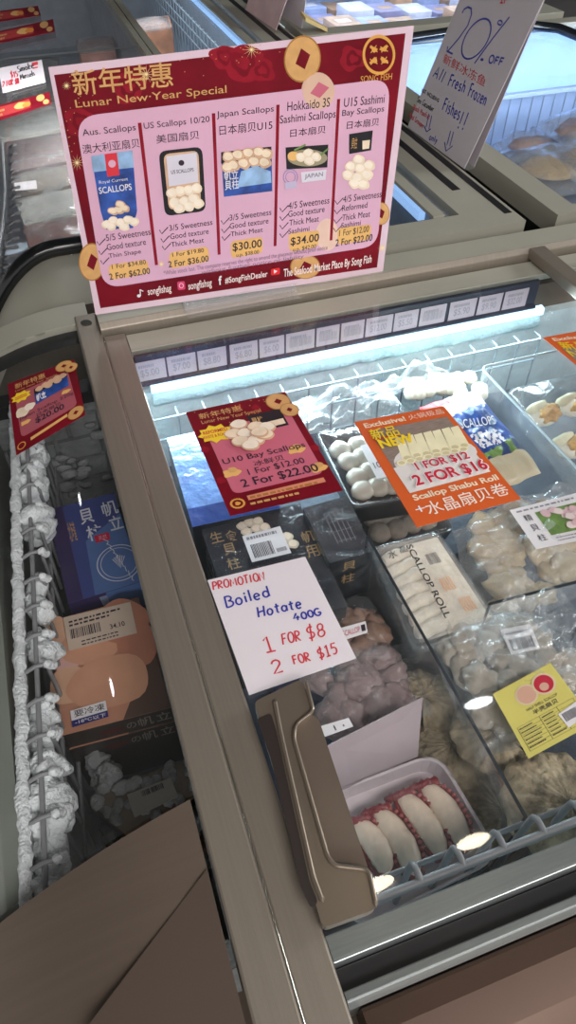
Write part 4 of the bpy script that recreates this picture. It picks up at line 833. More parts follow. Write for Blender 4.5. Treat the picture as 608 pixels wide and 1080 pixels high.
# half shells
def shell(cx, cy, h, R_, rot, lab, tilt=0):
    c = P(cx, cy, h); M = Matrix.Rotation(rot, 3, 'Z') @ Matrix.Rotation(tilt, 3, 'X')
    def fn(u, v):
        a_ = -2.5 + 5.0 * u; k = 1 + .035 * math.cos(a_ * 11); r = R_ * v * k * (1 - .10 * abs(a_) / 2.5)
        z = R_ * .34 * (1 - v ** 2.2) + .0022 * math.cos(a_ * 22) * v + .004 * noise.noise(Vector((a_ * 2, v * 4, cx)))
        return c + M @ Vector((r * math.sin(a_), r * math.cos(a_) - R_ * .2, z))
    mb = MB(); mb.grid(fn, 66, 14, SHELLM); hinge = M @ Vector((0, -R_ * .95, 0))
    mb.prism([c + M @ Vector((x * R_, y * R_, .004)) for x, y in [(-.42, -.98), (.42, -.98), (.2, -.55), (-.2, -.55)]], (0, 0, -.005), SHELLM)
    o = mb.build('scallop_shell', None, 0, .002); tag(o, lab, 'shell', 'scallop half shells'); return o
shell(582, 845, -.125, .072, .5, 'large frosted scallop shell below the yellow label, at the front wires')
shell(628, 850, -.135, .06, -.8, 'frosted scallop shell cut off by the right photo edge near the front wires')
shell(512, 775, -.15, .055, 1.2, 'frosted scallop shell lying across the long divider left of the yellow label')
shell(470, 800, -.19, .058, 2.2, 'dim scallop shell beside the octopus tray, left of the long divider')
shell(520, 850, -.20, .058, .1, 'scallop shell low down behind the front end of the long divider')
shell(448, 735, -.18, .05, -1.0, 'dim scallop shell between the carton flap and the yellow-labelled bag')
# brown packs left
BROWNM = mat('brown_frozen_meat', '8a6a58', .5, 0, .35, 18, .5, 50, coat=.3); MAUVEM = mat('mauve_frozen_meat', '8f7a78', .55, 0, .3, 14, .5, 50)
o = chunkbag([(338, 640), (392, 626), (420, 690), (362, 712)], -.15, .02, 'small clear bag of brown clams with a white label, right of the handwritten card', 'clam_bag', WRAP, BROWNM, 20, 31, size=.015)
p = [P(x, y, -.125) for x, y in [(357, 663), (386, 655), (388, 667), (360, 676)]]; b = MB(); b.prism(p, (0, 0, -.0006), WHITE); a = art_on(b, p); a.textuv('SCALLOP', .12, .3, .75, .75, CRIMSON, 1); a.rect(.8, .25, .95, .8, INK, 1); b.build('paper_label', o)
o = chunkbag([(318, 705), (425, 675), (460, 750), (338, 785)], -.15, .035, 'wide bag of mauve-brown frozen seafood below the handwritten card', 'seafood_bag', WRAP, MAUVEM, 34, 41, size=.02)
p = [P(x, y, -.095) for x, y in [(338, 766), (368, 757), (373, 766), (343, 777)]]; b = MB(); b.prism(p, (0, 0, -.0006), WHITE); a = art_on(b, p); a.rect(.4, .3, .44, .8, INK, 1); a.rect(.7, .5, .74, .7, INK, 1); b.build('paper_label', o)
# mauve carton flap box around the octopus tray
CARD = mat('mauve_card_carton', 'a89a9e', .5, 0, .05, 20)
f0, f1, f2, f3 = P(340, 790, -.09), P(446, 736, -.09), P(441, 798, -.155), P(352, 838, -.155)
mb = MB(); d = (f3 - f0).cross(f1 - f0).normalized() * .0016; d = d if d.z < 0 else -d
mb.prism([f0, f1, f2, f3], d, CARD); mb.tube([f0, f1], .0012, CARD, 6)
o = mb.build('carton_flap'); tag(o, 'mauve open carton flap leaning over the octopus tray', 'carton flap')
# octopus tray
t, l, pts, c = tray([(340, 838), (462, 792), (530, 905), (372, 985)], -.155, .028, FOAM, None, .03)
ot = t.build('foam_tray'); tag(ot, 'white foam tray of four octopus slices at the front wires', 'food tray')
w_ = MB(); tq = [P(x, y, -.145) for x, y in [(338, 838), (462, 790), (532, 905), (372, 987)]]; fp = roundpoly(tq, .03, 5); cc = sum(fp, Vector()) / len(fp); n_ = len(fp)
vs = [cc + (q_ - cc) * k + UP * z for k, z in ((1.01, -.012), (1.0, -.004), (.9, -.001), (.4, .0015)) for q_ in fp]
w_.add(vs, [(j * n_ + i, j * n_ + (i + 1) % n_, (j + 1) * n_ + (i + 1) % n_, (j + 1) * n_ + i) for j in range(3) for i in range(n_)] + [tuple(range(3 * n_, 4 * n_))], WRAP, True); w_.build('clear_wrap', ot)
FLESH = mat('octopus_flesh', 'f0dcc6', .4, 0, .14, 55, .15, 60, coat=.4); SKIN = mat('octopus_red_skin', '7c2026', .35, 0, .35, 40, .4, 90, coat=.5); SUCK = mat('octopus_sucker', 'b8625e', .4, 0, .3, 60, coat=.4)
slices = [((375, 868), (408, 922), 'leftmost octopus slice, half hidden by the lid handle'), ((397, 856), (438, 924), 'second octopus slice from the left, beside the lid handle tab'),
          ((422, 840), (466, 904), 'third octopus slice from the left, longest and widest one'), ((447, 829), (490, 896), 'rightmost octopus slice with small suckers along its left edge')]
for k, (A0, A1, lab) in enumerate(slices):
    A_, B_ = P(*A0, -.163), P(*A1, -.163); d = (B_ - A_); Lh = d.length / 2 * 1.08; d.normalize(); s_ = Vector((-d.y, d.x, 0)); m_ = (A_ + B_) / 2; W_ = .0178
    def pos(t, s, z): return m_ + d * (t * Lh) + s_ * (s + .006 * (1 - t * t)) + UP * z
    mb = MB()
    def fn(u, v):
        t = -1 + 2 * u; wv = W_ * (max(0, 1 - abs(t) ** 2.6)) ** .5 * (.9 + .12 * noise.noise(Vector((u * 6, k, 1)))); a_ = math.pi * v
        return pos(t, -wv * math.cos(a_), .002 + .012 * math.sin(a_) * (max(0, 1 - abs(t) ** 3)) ** .5 + .001 * noise.noise(Vector((u * 12, v * 6, k))))
    mb.grid(fn, 26, 14, FLESH); o = mb.build('octopus_slice'); tag(o, lab, 'octopus slice', 'octopus slices on the foam tray')
    mb = MB()
    mb.tube([pos(-1 + 2 * i / 24, -W_ * (max(0, 1 - abs(-1 + 2 * i / 24) ** 2.6)) ** .5 * 1.02, .004 + .001 * math.sin(i * 2)) for i in range(25)], [.0024 + .0012 * abs(math.sin(i * 1.7)) for i in range(25)], SKIN, 8)
    mb.tube([pos(-1 + 2 * i / 24, W_ * (max(0, 1 - abs(-1 + 2 * i / 24) ** 2.6)) ** .5 * 1.02, .004) for i in range(25)], [.0012 + .0009 * abs(math.sin(i * 1.3)) for i in range(25)], SKIN, 8)
    for i in range(12): mb.blob(pos(-1.0 + .012 * i, (i - 6) * .0026, .008 - .0005 * abs(i - 6)), (.0055, .0042, .0045), SKIN, .5, i + k, i)
    for i in range(5): mb.blob(pos(.96, (i - 2) * .004, .004), (.004, .003, .002), SKIN, .5, i + k, i)
    mb.build('red_skin', o)
    for i in range(11):
        t = -.8 + 1.6 * i / 10; b = MB(); wv = W_ * (1 - abs(t) ** 2.6) ** .5
        b.blob(pos(t, wv + .0012 if (k == 9) else -(wv + .0012) * (1 if d.x > 0 else 1) * -1, .006), (.0034, .003, .0034), SUCK, .2, i, 0, 1); b.build('sucker', o)
# loose plastic at the back
mb = MB(); crumple(mb, 365, 430, -.115, .20, .09, .045, BAGT, 2, 18); o = mb.build('plastic_bag'); tag(o, 'thin crumpled plastic bag lying along the back wires', 'bag')
mb = MB(); crumple(mb, 440, 408, -.12, .16, .06, .05, BAG, 6, 18); o = mb.build('plastic_bag'); tag(o, 'whitish bag end of frozen scallops behind the orange sheet', 'bag')
mb = MB(); rr = random.Random(12)
for i in range(26): mb.blob(P(430 + rr.uniform(0, 78), 408 + rr.uniform(-10, 9), -.145), (.017, .015, .012), SCW, .3, i, i, 2)
mb.build('frozen_scallops', o)
# under-layer stock: cartons and packs filling the basket below
for quad, h, m, lab in (([(330, 560), (392, 545), (440, 690), (372, 716)], -.20, BLKS, 'dark carton low in the gap left of the roll tray'), ([(455, 600), (520, 560), (545, 640), (500, 690)], -.21, BLKS, 'dark carton low in the gap left of the milky bag'),
                        ([(262, 660), (372, 620), (420, 790), (330, 830)], -.235, INDIGO, 'indigo carton lying underneath the mauve seafood bag'), ([(425, 700), (520, 660), (580, 880), (520, 925)], -.245, mat('brown_stock_carton', '4e443e', .5), 'brown carton under the scallop shells')):
    mb, p = carton(quad, h, FL, m, m); tag(mb.build('carton', None, .001), lab, 'box')

# ================================================================== PRODUCTS IN THE LEFT FREEZER
PUR = mat('purple_carton', '3f4a86', .35, 0, .15, 6); PURD = mat('violet_carton_shade_print', '3a2c58', .35, 0, .15, 6); PURB = mat('steel_blue_print', '5572a8', .35, 0, .2, 8)
LB = -.328
mb, p = carton([(50, 538), (120, 520), (150, 613), (72, 637)], -.17, -.23, PUR, PURD); a = art_on(mb, p)
a.polyuv([(0, 0), (.22, 0), (.2, 1), (0, 1)], PURD, 1); a.polyuv([(.42, .45), (1, .25), (1, 1), (.36, 1)], PURB, 1)
W2 = mat('white_kanji_print', 'd6d8e2', .5)
a.textuv('貝', .42, .1, .62, .27, W2, 3, .012); a.textuv('柱', .46, .3, .68, .47, W2, 3, .012); a.textuv('帆', .76, .08, .99, .25, W2, 3, .012); a.textuv('立', .8, .26, .99, .42, W2, 3, .012)
a.polyuv([(.55, .42), (.76, .42), (.76, .5), (.55, .5)], CRIMSON, 2); a.textuv('天然', .6, .435, .72, .485, PINK, 4); a.textuv('北海道', .22, .2, .32, .42, GOLD, 3, .004)
def ringuv(a, u, v, ru, rv, wd, m, l): a.line([a.uv(u + ru * math.cos(2 * math.pi * i / 32), v + rv * math.sin(2 * math.pi * i / 32), l) for i in range(33)], wd, m, l)
ringuv(a, .78, .76, .3, .18, .0016, W2, 3); ringuv(a, .78, .76, .25, .15, .001, W2, 3)
for i in range(7): a.polyuv([(.78, .82), (.7 + .028 * i, .68 + .01 * abs(i - 3)), (.715 + .028 * i, .68 + .01 * abs(i - 3))], W2, 3)
for i in range(9): a.line([a.uv(.66 + .03 * i, .5 + .055 * i - .02, 4), a.uv(.72 + .02 * i, .52 + .055 * i, 4), a.uv(.69 + .026 * i, .55 + .053 * i, 4)], .0012, W2, 4)
f = facequad(p[3], p[2], -.17, -.23); a = art_on(mb, f); a.polyuv([(.5, .0), (1, 0), (1, 1), (.5, 1)], PURB, 1); a.polyuv([(.4, .1), (.5, .1), (.54, .9), (.44, .9)], mat('pale_blue_print', '8b96b4'), 2)
tag(mb.build('carton', None, .001), 'purple-blue scallop carton with white characters in the left freezer', 'box')
mb, p = carton([(48, 560), (140, 530), (160, 640), (70, 665)], -.232, LB, mat('dark_green_carton', '2c3228', .4), mat('dark_green_carton', '2c3228')); tag(mb.build('carton', None, .001), 'dark green carton under the purple scallop carton', 'box')
# salmon-photo carton on its twin
DKB = mat('dark_brown_carton', '3a322e', .35, 0, .15, 10, coat=.3); PALEK = mat('pale_kanji_print', '8f8880', .5)
def photo_carton(quad, h, hb, lab, label=True):
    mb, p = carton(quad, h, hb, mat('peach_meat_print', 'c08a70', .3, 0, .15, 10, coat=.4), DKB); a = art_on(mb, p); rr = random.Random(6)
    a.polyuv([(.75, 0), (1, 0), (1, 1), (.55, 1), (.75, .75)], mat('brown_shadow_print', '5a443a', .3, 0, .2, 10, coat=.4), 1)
    PA, PB, PC = mat('peach_lobe_print', 'cf9a7c', .3, 0, .12, 14, coat=.4), mat('pale_lobe_print', 'd8ac8e', .3, 0, .12, 14, coat=.4), mat('rosy_lobe_print', 'b67a62', .3, 0, .18, 14, coat=.4)
    for u, v, ru, rv, m in ((.75, .18, .3, .2, PC), (.85, .42, .22, .2, PC), (.4, .32, .34, .18, PA), (.13, .38, .14, .14, mat('pink_lobe_print', 'd4a8a0')), (.06, .15, .16, .17, PB), (.12, .62, .2, .16, PB), (.5, .68, .4, .22, PA), (.44, .66, .27, .15, PB)): a.elluv(u, v, ru, rv, m, 2 + int(u * 10) + int(v * 9), 26, .06)
    if label:
        a.polyuv([(.15, .02), (.9, .04), (.88, .34), (.16, .34)], mat('pale_price_label', 'c9b6a4', .5), 24); a.lines(.2, .06, .82, .13, INK, 2, 25, .5, 3); a.bars(.2, .15, .52, .24, INK, 20, 25); a.textuv('34.10', .62, .2, .78, .245, INK, 25, .01); a.lines(.3, .27, .8, .33, INK, 2, 25, .35, 5)
        a.polyuv([(.1, .84), (.43, .83), (.43, .91), (.1, .92)], WHITE, 24); a.textuv('要冷凍', .13, .845, .41, .9, INK, 25, .006); a.polyuv([(.1, .92), (.43, .91), (.43, .96), (.1, .97)], mat('deep_blue_print', '26286e'), 24); a.textuv('-18℃以下', .13, .925, .41, .955, WHITE, 25, .01)
    f = facequad(p[3], p[2], h, hb); a = art_on(mb, f)
    a.textuv('の', .56, .3, .65, .72, PALEK, 1); a.textuv('帆', .67, .16, .81, .8, PALEK, 1, .006); a.textuv('立', .84, .16, .98, .75, PALEK, 1, .006); a.elluv(.42, .55, .12, .2, mat('faded_red_print', '5a2f2c'), 1)
    tag(mb.build('carton', None, .001), lab, 'box', 'photo cartons in the left freezer')
Q = [(53, 655), (146, 630), (181, 746), (66, 776)]
pw = [P(x, y, -.165) for x, y in Q]
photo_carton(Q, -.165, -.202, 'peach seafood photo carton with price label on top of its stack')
c2 = [((CX, CY)) for _ in pw]
def proj(p):
    d = ROT.transposed() @ (p - EYE); return (CX + FPX * d.x / d.z, CY + FPX * d.y / d.z)
Q2 = [proj(Vector((p.x, p.y - .002, G - .2025))) for p in pw]
photo_carton(Q2, -.2025, -.24, 'dark sided carton directly under the price-labelled peach photo carton', False)
mb, p = carton([proj(Vector((p.x, p.y, G - .2405))) for p in pw], -.2405, LB, DKB, DKB); tag(mb.build('carton', None, .001), 'lowest dark carton of the stack under the peach photo cartons', 'box')
# frosted bag of brown stock
q = [P(x, y, -.23) for x, y in [(92, 842), (198, 800), (212, 838), (136, 884)]]
mb = MB(); mb.prism(roundpoly(q, .008), (0, 0, -.095), mat('frosted_brown_pack', '7d6e5e', .5, 0, .3, 14, .4)); rr = random.Random(4)
o = mb.build('frozen_pack', None, .002); tag(o, 'brown frozen pack with frosty top, below the stacked photo cartons', 'food pack')
mb = MB()
for i in range(60):
    u, v = rr.random(), rr.random() ** 1.3
    p = (q[0] * (1 - u) + q[1] * u) * (1 - v) + (q[3] * (1 - u) + q[2] * u) * v
    if noise.noise(p * 60) > -.1: mb.blob(p + UP * .001, (.009, .007, .003), FROSTG, .4, i, i, 2)
pl = [P(x, y, -.224) for x, y in [(134, 838), (180, 820), (188, 840), (142, 862)]]; mb.prism(pl, (0, 0, -.001), mat('frosty_label', 'b4aea2', .7, 0, .1, 30)); a = art_on(mb, pl); a.bars(.3, .1, .8, .35, INK, 10, 1); mb.build('frosty_label', o)
q = [P(x, y, -.25) for x, y in [(120, 890), (205, 842), (225, 880), (150, 925)]]; mb = MB(); mb.prism(roundpoly(q, .006), (0, 0, -.07), mat('amber_brown_pack', '6a5138', .45, 0, .2, 10)); a = art_on(mb, q)
a.polyuv([(.42, .1), (.95, .05), (.95, .7), (.42, .8)], mat('grey_white_label', '9a9c9e'), 1); a.lines(.46, .15, .9, .65, INK, 6, 2, .3, 4)
tag(mb.build('frozen_pack', None, .002), 'amber brown frozen pack with a white text label at the left freezer front', 'food pack')
# ================================================================== BACKGROUND FREEZERS
def chest(name, x0, x1, y0, y1, hole, lab, top=OLIVE, floor=-.3, liner=None, zt=0):
    e = empty(name, ((x0 + x1) / 2, (y0 + y1) / 2, 0)); tag(e, lab, 'freezer'); hx0, hx1, hy0, hy1 = hole; L = liner or LINER
    mb = MB(); mb.box(x0 + .01, x1 - .01, y0 + .01, y1 - .01, -.85, floor - .02, DARK)
    for q in ((x0, hx0, y0, y1), (hx1, x1, y0, y1), (hx0, hx1, y0, hy0), (hx0, hx1, hy1, y1)): mb.box(q[0] + .005 * (q[0] == x0), q[1] - .005 * (q[1] == x1), q[2] + .005 * (q[2] == y0), q[3] - .005 * (q[3] == y1), floor - .02, -.05, DARK)
    mb.build('cabinet_body', e)
    mb = MB()
    for q in ((x0, hx0, y0, y1), (hx1, x1, y0, y1), (hx0, hx1, y0, hy0), (hx0, hx1, hy1, y1)): mb.box(*q, -.05, zt, top)
    mb.build('top_frame', e)
    mb = MB(); t = .012
    mb.box(hx0, hx1, hy0, hy1, floor - .015, floor, L); mb.box(hx0, hx0 + t, hy0, hy1, floor, -.02, L); mb.box(hx1 - t, hx1, hy0, hy1, floor, -.02, L); mb.box(hx0 + t, hx1 - t, hy0, hy0 + t, floor, -.02, L); mb.box(hx0 + t, hx1 - t, hy1 - t, hy1, floor, -.02, L)
    mb.build('inner_liner', e)
    mb = MB(); mb.box(hx0 + .002, hx1 - .002, hy0 + .002, hy1 - .002, -.012, -.006, LGLASS); mb.build('glass_lid', e)
    return e
DLINER = mat('dim_liner', '8e9aa6', .6, 0, .15, 20)
fa = chest('chest_freezer', .465, .985, 1.262, 4.6, (.49, .86, 1.334, 4.5), 'pale-framed chest freezer running away behind the big red poster', liner=DLINER)
mb = MB(); mb.box(.905, .925, 1.45, 4.5, -.001, .0012, DARK); mb.box(.958, .976, 1.306, 4.5, -.001, .0012, DARK); mb.build('dark_slots', fa)
mb = MB(); mb.box(.80, .828, 1.34, 4.48, -.006, .002, OLIVE); mb.build('lid_stile', fa)
mb = MB()
for z in (-.06, -.10, -.14): mb.tube([V(.75, 1.4, z), V(.75, 4.4, z)], .003, WIRE, 6)
y = 1.4
while y < 4.4: mb.tube([V(.75, y, -.05), V(.75, y, -.28)], .0028, WIRE, 5); y += .06
mb.build('wire_side', fa); mb = MB(); mb.box(.825, .842, 1.45, 4.4, -.06, -.04, mat('led_blue_white', '9cc8ff', emit=.8)); mb.build('led_strip', fa)
area('back_freezer_led', tuple(V(.68, 3.0, -.03)), (.25, 2.2), 4, (.75, .88, 1.0), tuple(V(.68, 3.0, -.3)))
# left back freezer with a rounded end
fc = empty('chest_freezer', (-.3, 2.6, 0)); tag(fc, 'round-ended chest freezer at the far left behind the curved lid', 'freezer')
mb = MB(); mb.box(-.45, .455, 1.5, 4.4, -.85, -.36, DARK); mb.box(-.45, .455, 1.5, 4.4, -.36, -.335, DLINER); mb.box(.435, .455, 1.5, 4.4, -.335, -.03, DLINER); mb.box(-.4, .455, 4.3, 4.4, -.335, -.02, DLINER); mb.build('cabinet_body', fc)
zq = lambda x: -4.8 * x * x if x < 0 else 0
xs_ = [.45 - .75 * i / 40 for i in range(41)]
mb = MB(); mb.tube([V(x, 1.46, zq(x) + .002) for x in xs_], .017, mat('glossy_black_rim', '17191b', .18, 0, .1, spec=.7), 12); mb.build('black_rim', fc)
mb = MB(); mb.grid(lambda u, v: V(.455 - .755 * u, 1.30 + .15 * v, zq(.455 - .755 * u) - .012 - .03 * (1 - v) ** 2), 40, 4, OLIVE); mb.grid(lambda u, v: V(.455 - .755 * u, 1.30, zq(.455 - .755 * u) - .042 - .3 * v), 40, 1, STEEL); mb.build('end_panel', fc)
mb = MB(); mb.pane(lambda u, v: V(.43 - .68 * u, 1.475 + 2.8 * v, zq(.43 - .68 * u) + .004), 40, LGLASS); g = mb.build('glass_lid', fc)
mb = MB(); mb.grid(lambda u, v: V(.43 - .68 * u, 2.80 + .02 * v, zq(.43 - .68 * u) + .008), 24, 1, GREYM); mb.box(.435, .455, 1.48, 4.4, -.03, .008, OLIVE); mb.build('lid_stile', fc)
mb = MB()
for z, dx in ((-.05, 0), (-.09, .005), (-.13, .01)): mb.tube([P(-6, 290, z), P(2, 240, z), P(5, 200, z), P(2, 150, z)], .004, WIREG, 6)
for i in range(16):
    y = 290 - 9 * i; x = -6 + min(11, i * 1.4); mb.tube([P(x + 22 - i * .7, y - 3, -.08), P(x + 6, y, -.05), P(x + 4, y + 12, -.18)], .0042, WIREG, 6)
mb.build('wire_side', fc)
# things in it
PLAST = film('clear_pack_film', 'dfe4e4', .18, .35, .12, 14, .8)
def pack(quad, h, zb, m, lab, name='food_pack', wrap=True, cat='food pack'):
    mb = MB(); mb.prism(roundpoly([P(x, y, h) for x, y in quad], .01, 3), (0, 0, zb - h), m); o = mb.build(name, None, .002); tag(o, lab, cat)
    if wrap: w_ = pillow(quad, h + .004, .014, PLAST, 10, 10, len(lab), .4, .5, .006, skirt=False); w_.build('clear_wrap', o)
    return o
CB = -.32
PKO = mat('orange_white_pack', 'e2b894', .4, 0, .5, 18); PKR = mat('dark_red_pack', '7d4a42', .35, 0, .5, 14); PKG = mat('grey_clear_pack', 'aaa9a2', .35, 0, .35, 10); PKD = mat('dim_brown_pack', '7a6c60', .4, 0, .4, 10)
pack([(28, 262), (92, 254), (100, 285), (36, 290)], -.12, CB, PKO, 'orange and white frozen pack just behind the black rim at the left')
pack([(24, 240), (86, 226), (92, 250), (32, 262)], -.115, CB, PKR, 'dark red frozen pack second from the black rim at the left')
pack([(16, 210), (80, 198), (86, 224), (26, 238)], -.12, CB, PKG, 'grey see-through pack third from the black rim at the left')
o = pack([(10, 186), (78, 172), (80, 194), (18, 206)], -.12, CB, PKD, 'dim brown pack with small white label in the far left freezer')
b = MB(); b.prism([P(x, y, -.098) for x, y in [(15, 193), (38, 190), (39, 199), (16, 201)]], (0, 0, -.001), WHITE); b.build('paper_label', o)
pack([(4, 150), (78, 138), (80, 168), (10, 182)], -.13, CB, mat('maroon_lined_pack', '6e4a4a', .4, 0, .5, 16, stretch=(1, 8, 1)), 'maroon striped pack below the red banner in the far left freezer')
pack([(-20, 118), (70, 106), (76, 134), (0, 146)], -.14, CB, PKG, 'grey pack under the long red banner in the far left freezer')
pack([(-30, 62), (62, 60), (66, 98), (-20, 112)], -.2, CB, PKD, 'brown pack under the white handwritten tag in the far left freezer')
def glass_sign(quad, h, lab, deco):
    a = Art(*level(h)); a.sheet(quad, DRED if deco else WHITEP, .0012)
    if deco:
        a.rect(.0, .14, .66, .82, mat('brick_red_print', 'a83838', .5, 0, .15, 20, spec=.2), 1); a.elluv(.5, .45, .1, .25, AMBER, 2, 14, .1); a.elluv(.6, .5, .07, .2, mat('bright_orange_print', 'e08a3a', .5), 3, 14, .1); a.elluv(.84, .3, .07, .28, GOLD, 2); a.elluv(.92, .75, .05, .2, GOLD, 2); a.lines(.05, .25, .25, .8, GOLD, 2, 2, .5)
    tag(a.build('promotion_sign'), lab, 'sign'); return a
glass_sign([(-12, 114), (52, 97), (54, 109), (-10, 130)], .008, 'long red banner sheet lying on the far left freezer lid', True)
glass_sign([(-10, 35), (56, 20), (58, 33), (-8, 47)], .014, 'pinkish red sheet near the top left corner, in front of the narrower red sheet', True)
glass_sign([(-10, 13), (40, 6), (43, 16), (-8, 24)], .014, 'narrow red sheet in the extreme top left corner', True)
a = Art(*level(.009)); a.sheet([(-2, 72), (44, 63), (48, 86), (3, 98)], WHITEP, .001)
a.hand('Smoke', (19, 76.5), (36, 72), (18, 70), .0035, BLACK, 2); a.hand('Mussels', (22, 84), (37, 79.5), (21, 78.5), .003, BLACK, 2); a.hand('$15', (12, 82), (19, 81), (11, 76), .0035, RED2, 2); a.hand('2 FOR $8', (3, 92), (20, 88), (3, 86), .0035, RED2, 2); a.rect(.76, .05, .9, .2, RED, 1); a.rect(.76, .28, .88, .34, RED, 1)
tag(a.build('handwritten_sign'), 'small white handwritten tag on the far left freezer lid', 'sign')
pack([(122, 24), (178, 16), (182, 28), (126, 36)], -.13, -.3, mat('orange_fish_pack', 'd08a62', .4, 0, .5, 14), 'orange fish pack lying above the big poster in the back freezer')
pack([(80, 42), (118, 38), (122, 52), (84, 56)], -.13, -.3, mat('pink_fish_pack', 'b98274', .4, 0, .4, 14), 'pinkish pack left of the orange fish pack behind the poster')
pack([(420, 226), (452, 214), (470, 224), (436, 238)], -.16, -.3, PKG, 'grey pack under the lid between the poster and the tall white sign')

# right back freezer with blue-lit inside
BLINER = mat('cold_blue_liner', 'a8c6f4', .5, 0, .05, 10)
fb = chest('chest_freezer', 1.066, 2.9, 1.262, 2.70, (1.128, 2.8, 1.30, 2.64), 'pale-framed chest freezer with blue-lit inside at the upper right', floor=-.34, liner=BLINER)
mb = MB(); mb.tube([P(400, 46, .004), P(434, 40, .006), P(480, 33, .006), P(520, 29, .006), P(560, 27, .006), P(590, 30, .004), P(640, 50, .004), P(740, 95, .004), P(800, 125, -.012)], .016, mat('glossy_black_rim', '17191b'), 10); mb.build('black_rim', fb)
area('left_back_freezer_fill', tuple(V(.42, 2.3, -.05)), (.03, 1.6), 22, (.97, .98, 1.0), tuple(V(-.1, 2.3, -.2)))  # added fill, hidden behind the poster, to brighten the left back freezer
area('blue_freezer_led', tuple(V(1.9, 2.2, -.025)), (1.4, .1), 13, (.62, .78, 1.0), tuple(V(1.9, 2.66, -.15)))
mb = MB()
for i in range(34): x = 1.2 + .045 * i; mb.tube([V(x, 2.3, -.12), V(x, 2.3, -.33)], .003, mat('dark_wire', '5a6472', .4), 5)
mb.tube([V(1.18, 2.3, -.12), V(2.7, 2.3, -.12)], .003, mat('dark_wire', '5a6472'), 5); mb.build('wire_side', fb)
mb = MB(); mb.box(1.14, 2.7, 2.32, 2.34, -.335, -.115, mat('dim_back_plate', '6f7b90', .6, 0, .1, 12)); mb.build('back_plate', fb)
FISH = mat('tan_fish_fillet', 'e6c896', .5, 0, .2, 16, .3, 40); FISHP = mat('pink_fish_fillet', 'dab4a8', .5, 0, .3, 16, .3, 40)
def fishpack(quad, h, lab, m, k):
    o = pillow(quad, h, .03, PLAST, 16, 16, k, .45, .5, .008).build('fish_pack'); tag(o, lab, 'fish pack', 'fish packs in the blue-lit freezer')
    q = [P(x, y, h) for x, y in quad]; c = sum(q, Vector()) / 4; d = (q[1] - q[0]); b = MB(); b.blob(c + UP * .006, ((q[1] - q[0]).length * .42, (q[3] - q[0]).length * .3, .014), m, .2, k, math.atan2(d.y, d.x)); b.build('fish_fillet', o)
fishpack([(528, 166), (590, 150), (640, 196), (572, 208)], -.11, 'clear pack of tan fish nearest the pale frame corner at the right', FISH, 1)
fishpack([(572, 158), (640, 140), (690, 175), (620, 200)], -.095, 'pack of thick tan fillets right of the nearest fish pack', FISH, 2)
fishpack([(565, 128), (640, 108), (680, 145), (600, 155)], -.10, 'pack of pink fish behind the tan fillets at the right edge', FISHP, 3)
fishpack([(520, 150), (570, 138), (600, 156), (545, 168)], -.14, 'dim fish pack left of the tan fillets, partly in shade', FISHP, 4)
mb = MB(); mb.prism([P(x, y, -.16) for x, y in [(505, 170), (700, 105), (800, 190), (560, 240)]], (0, 0, -.17), mat('under_stock_pack', '8a92a2', .5, 0, .2, 8)); tag(mb.build('food_pack'), 'greyish stock pack lying under the fish packs', 'food pack')
# far freezer with rows of packs
fd = chest('chest_freezer', 1.02, 2.1, 2.78, 3.9, (1.12, 2.05, 2.86, 3.8), 'far blue-lit chest freezer of small packs at the very top', floor=-.30, liner=BLINER)
area('far_freezer_led', tuple(V(1.7, 3.3, -.02)), (1.6, .6), 10, (.68, .8, 1.0), tuple(V(1.7, 3.3, -.3)))
PK = [mat('pale_blue_pack', '9fb0d8', .4, 0, .3, 18), mat('white_pack', 'd4d8e4', .4, 0, .2, 18), mat('amber_pack', 'c09a76', .4, 0, .4, 18), mat('grey_violet_pack', '8a8ab0', .4, 0, .3, 18)]
k = 0
for j in range(3):
    for i in range(7):
        x, y = 1.2 + .14 * i, 3.2 + .2 * j; mb = MB(); hx, hy, z = .058, .08, -.1 + .012 * ((i * 3 + j) % 4)
        mb.prism(roundpoly([V(x - hx, y - hy, z), V(x + hx, y - hy, z), V(x + hx, y + hy, z), V(x - hx, y + hy, z)], .012, 3), (0, 0, -.3 - z), PK[(i * 2 + j) % 4]); o = mb.build('food_pack', None, .004)
        tag(o, 'small wrapped pack in the rows of the far blue-lit freezer', 'food pack', 'packs in the far freezer')
        b = MB(); b.prism([V(x - .03, y - .03, z + .001), V(x + .03, y - .03, z + .001), V(x + .03, y + .02, z + .001), V(x - .03, y + .02, z + .001)], (0, 0, -.0008), WHITE if (i + j) % 2 else PK[2]); b.build('paper_label', o)
# tan box and small card sign at the top
mb = MB(); mb.prism([V(1.03, 2.80, .05), V(1.115, 2.80, .012), V(1.115, 2.855, .012), V(1.03, 2.855, .06)], (0, 0, -.0118), mat('tan_cardboard', 'd2b67a', .6, 0, .1, 12)); tag(mb.build('cardboard_tray'), 'tan cardboard piece on the frame corner behind the big poster', 'cardboard')
cd = empty('sign_holder', (.95, 2.95, G + .0015)); tag(cd, 'small pale pink card stand above the big poster, cut by the top edge', 'sign holder')
p0 = P(291, 32, .002); p1 = p0 + Vector((-.02, .32, 0)); u1 = Vector((.16, 0, .34))
b = MB(); n1 = (p1 - p0).cross(u1).normalized() * .002; b.prism([p0, p1, p1 + u1, p0 + u1], n1, mat('pale_pink_card', 'd8b8b8', .5, 0, .15, 8)); b.build('card_sheet', cd); b = MB(); e = Vector((.10, 0, 0)); b.prism([p0 + u1, p1 + u1, p1 + e, p0 + e], n1, mat('white_card_back', 'd8d4d8', .5)); b.build('card_back', cd)

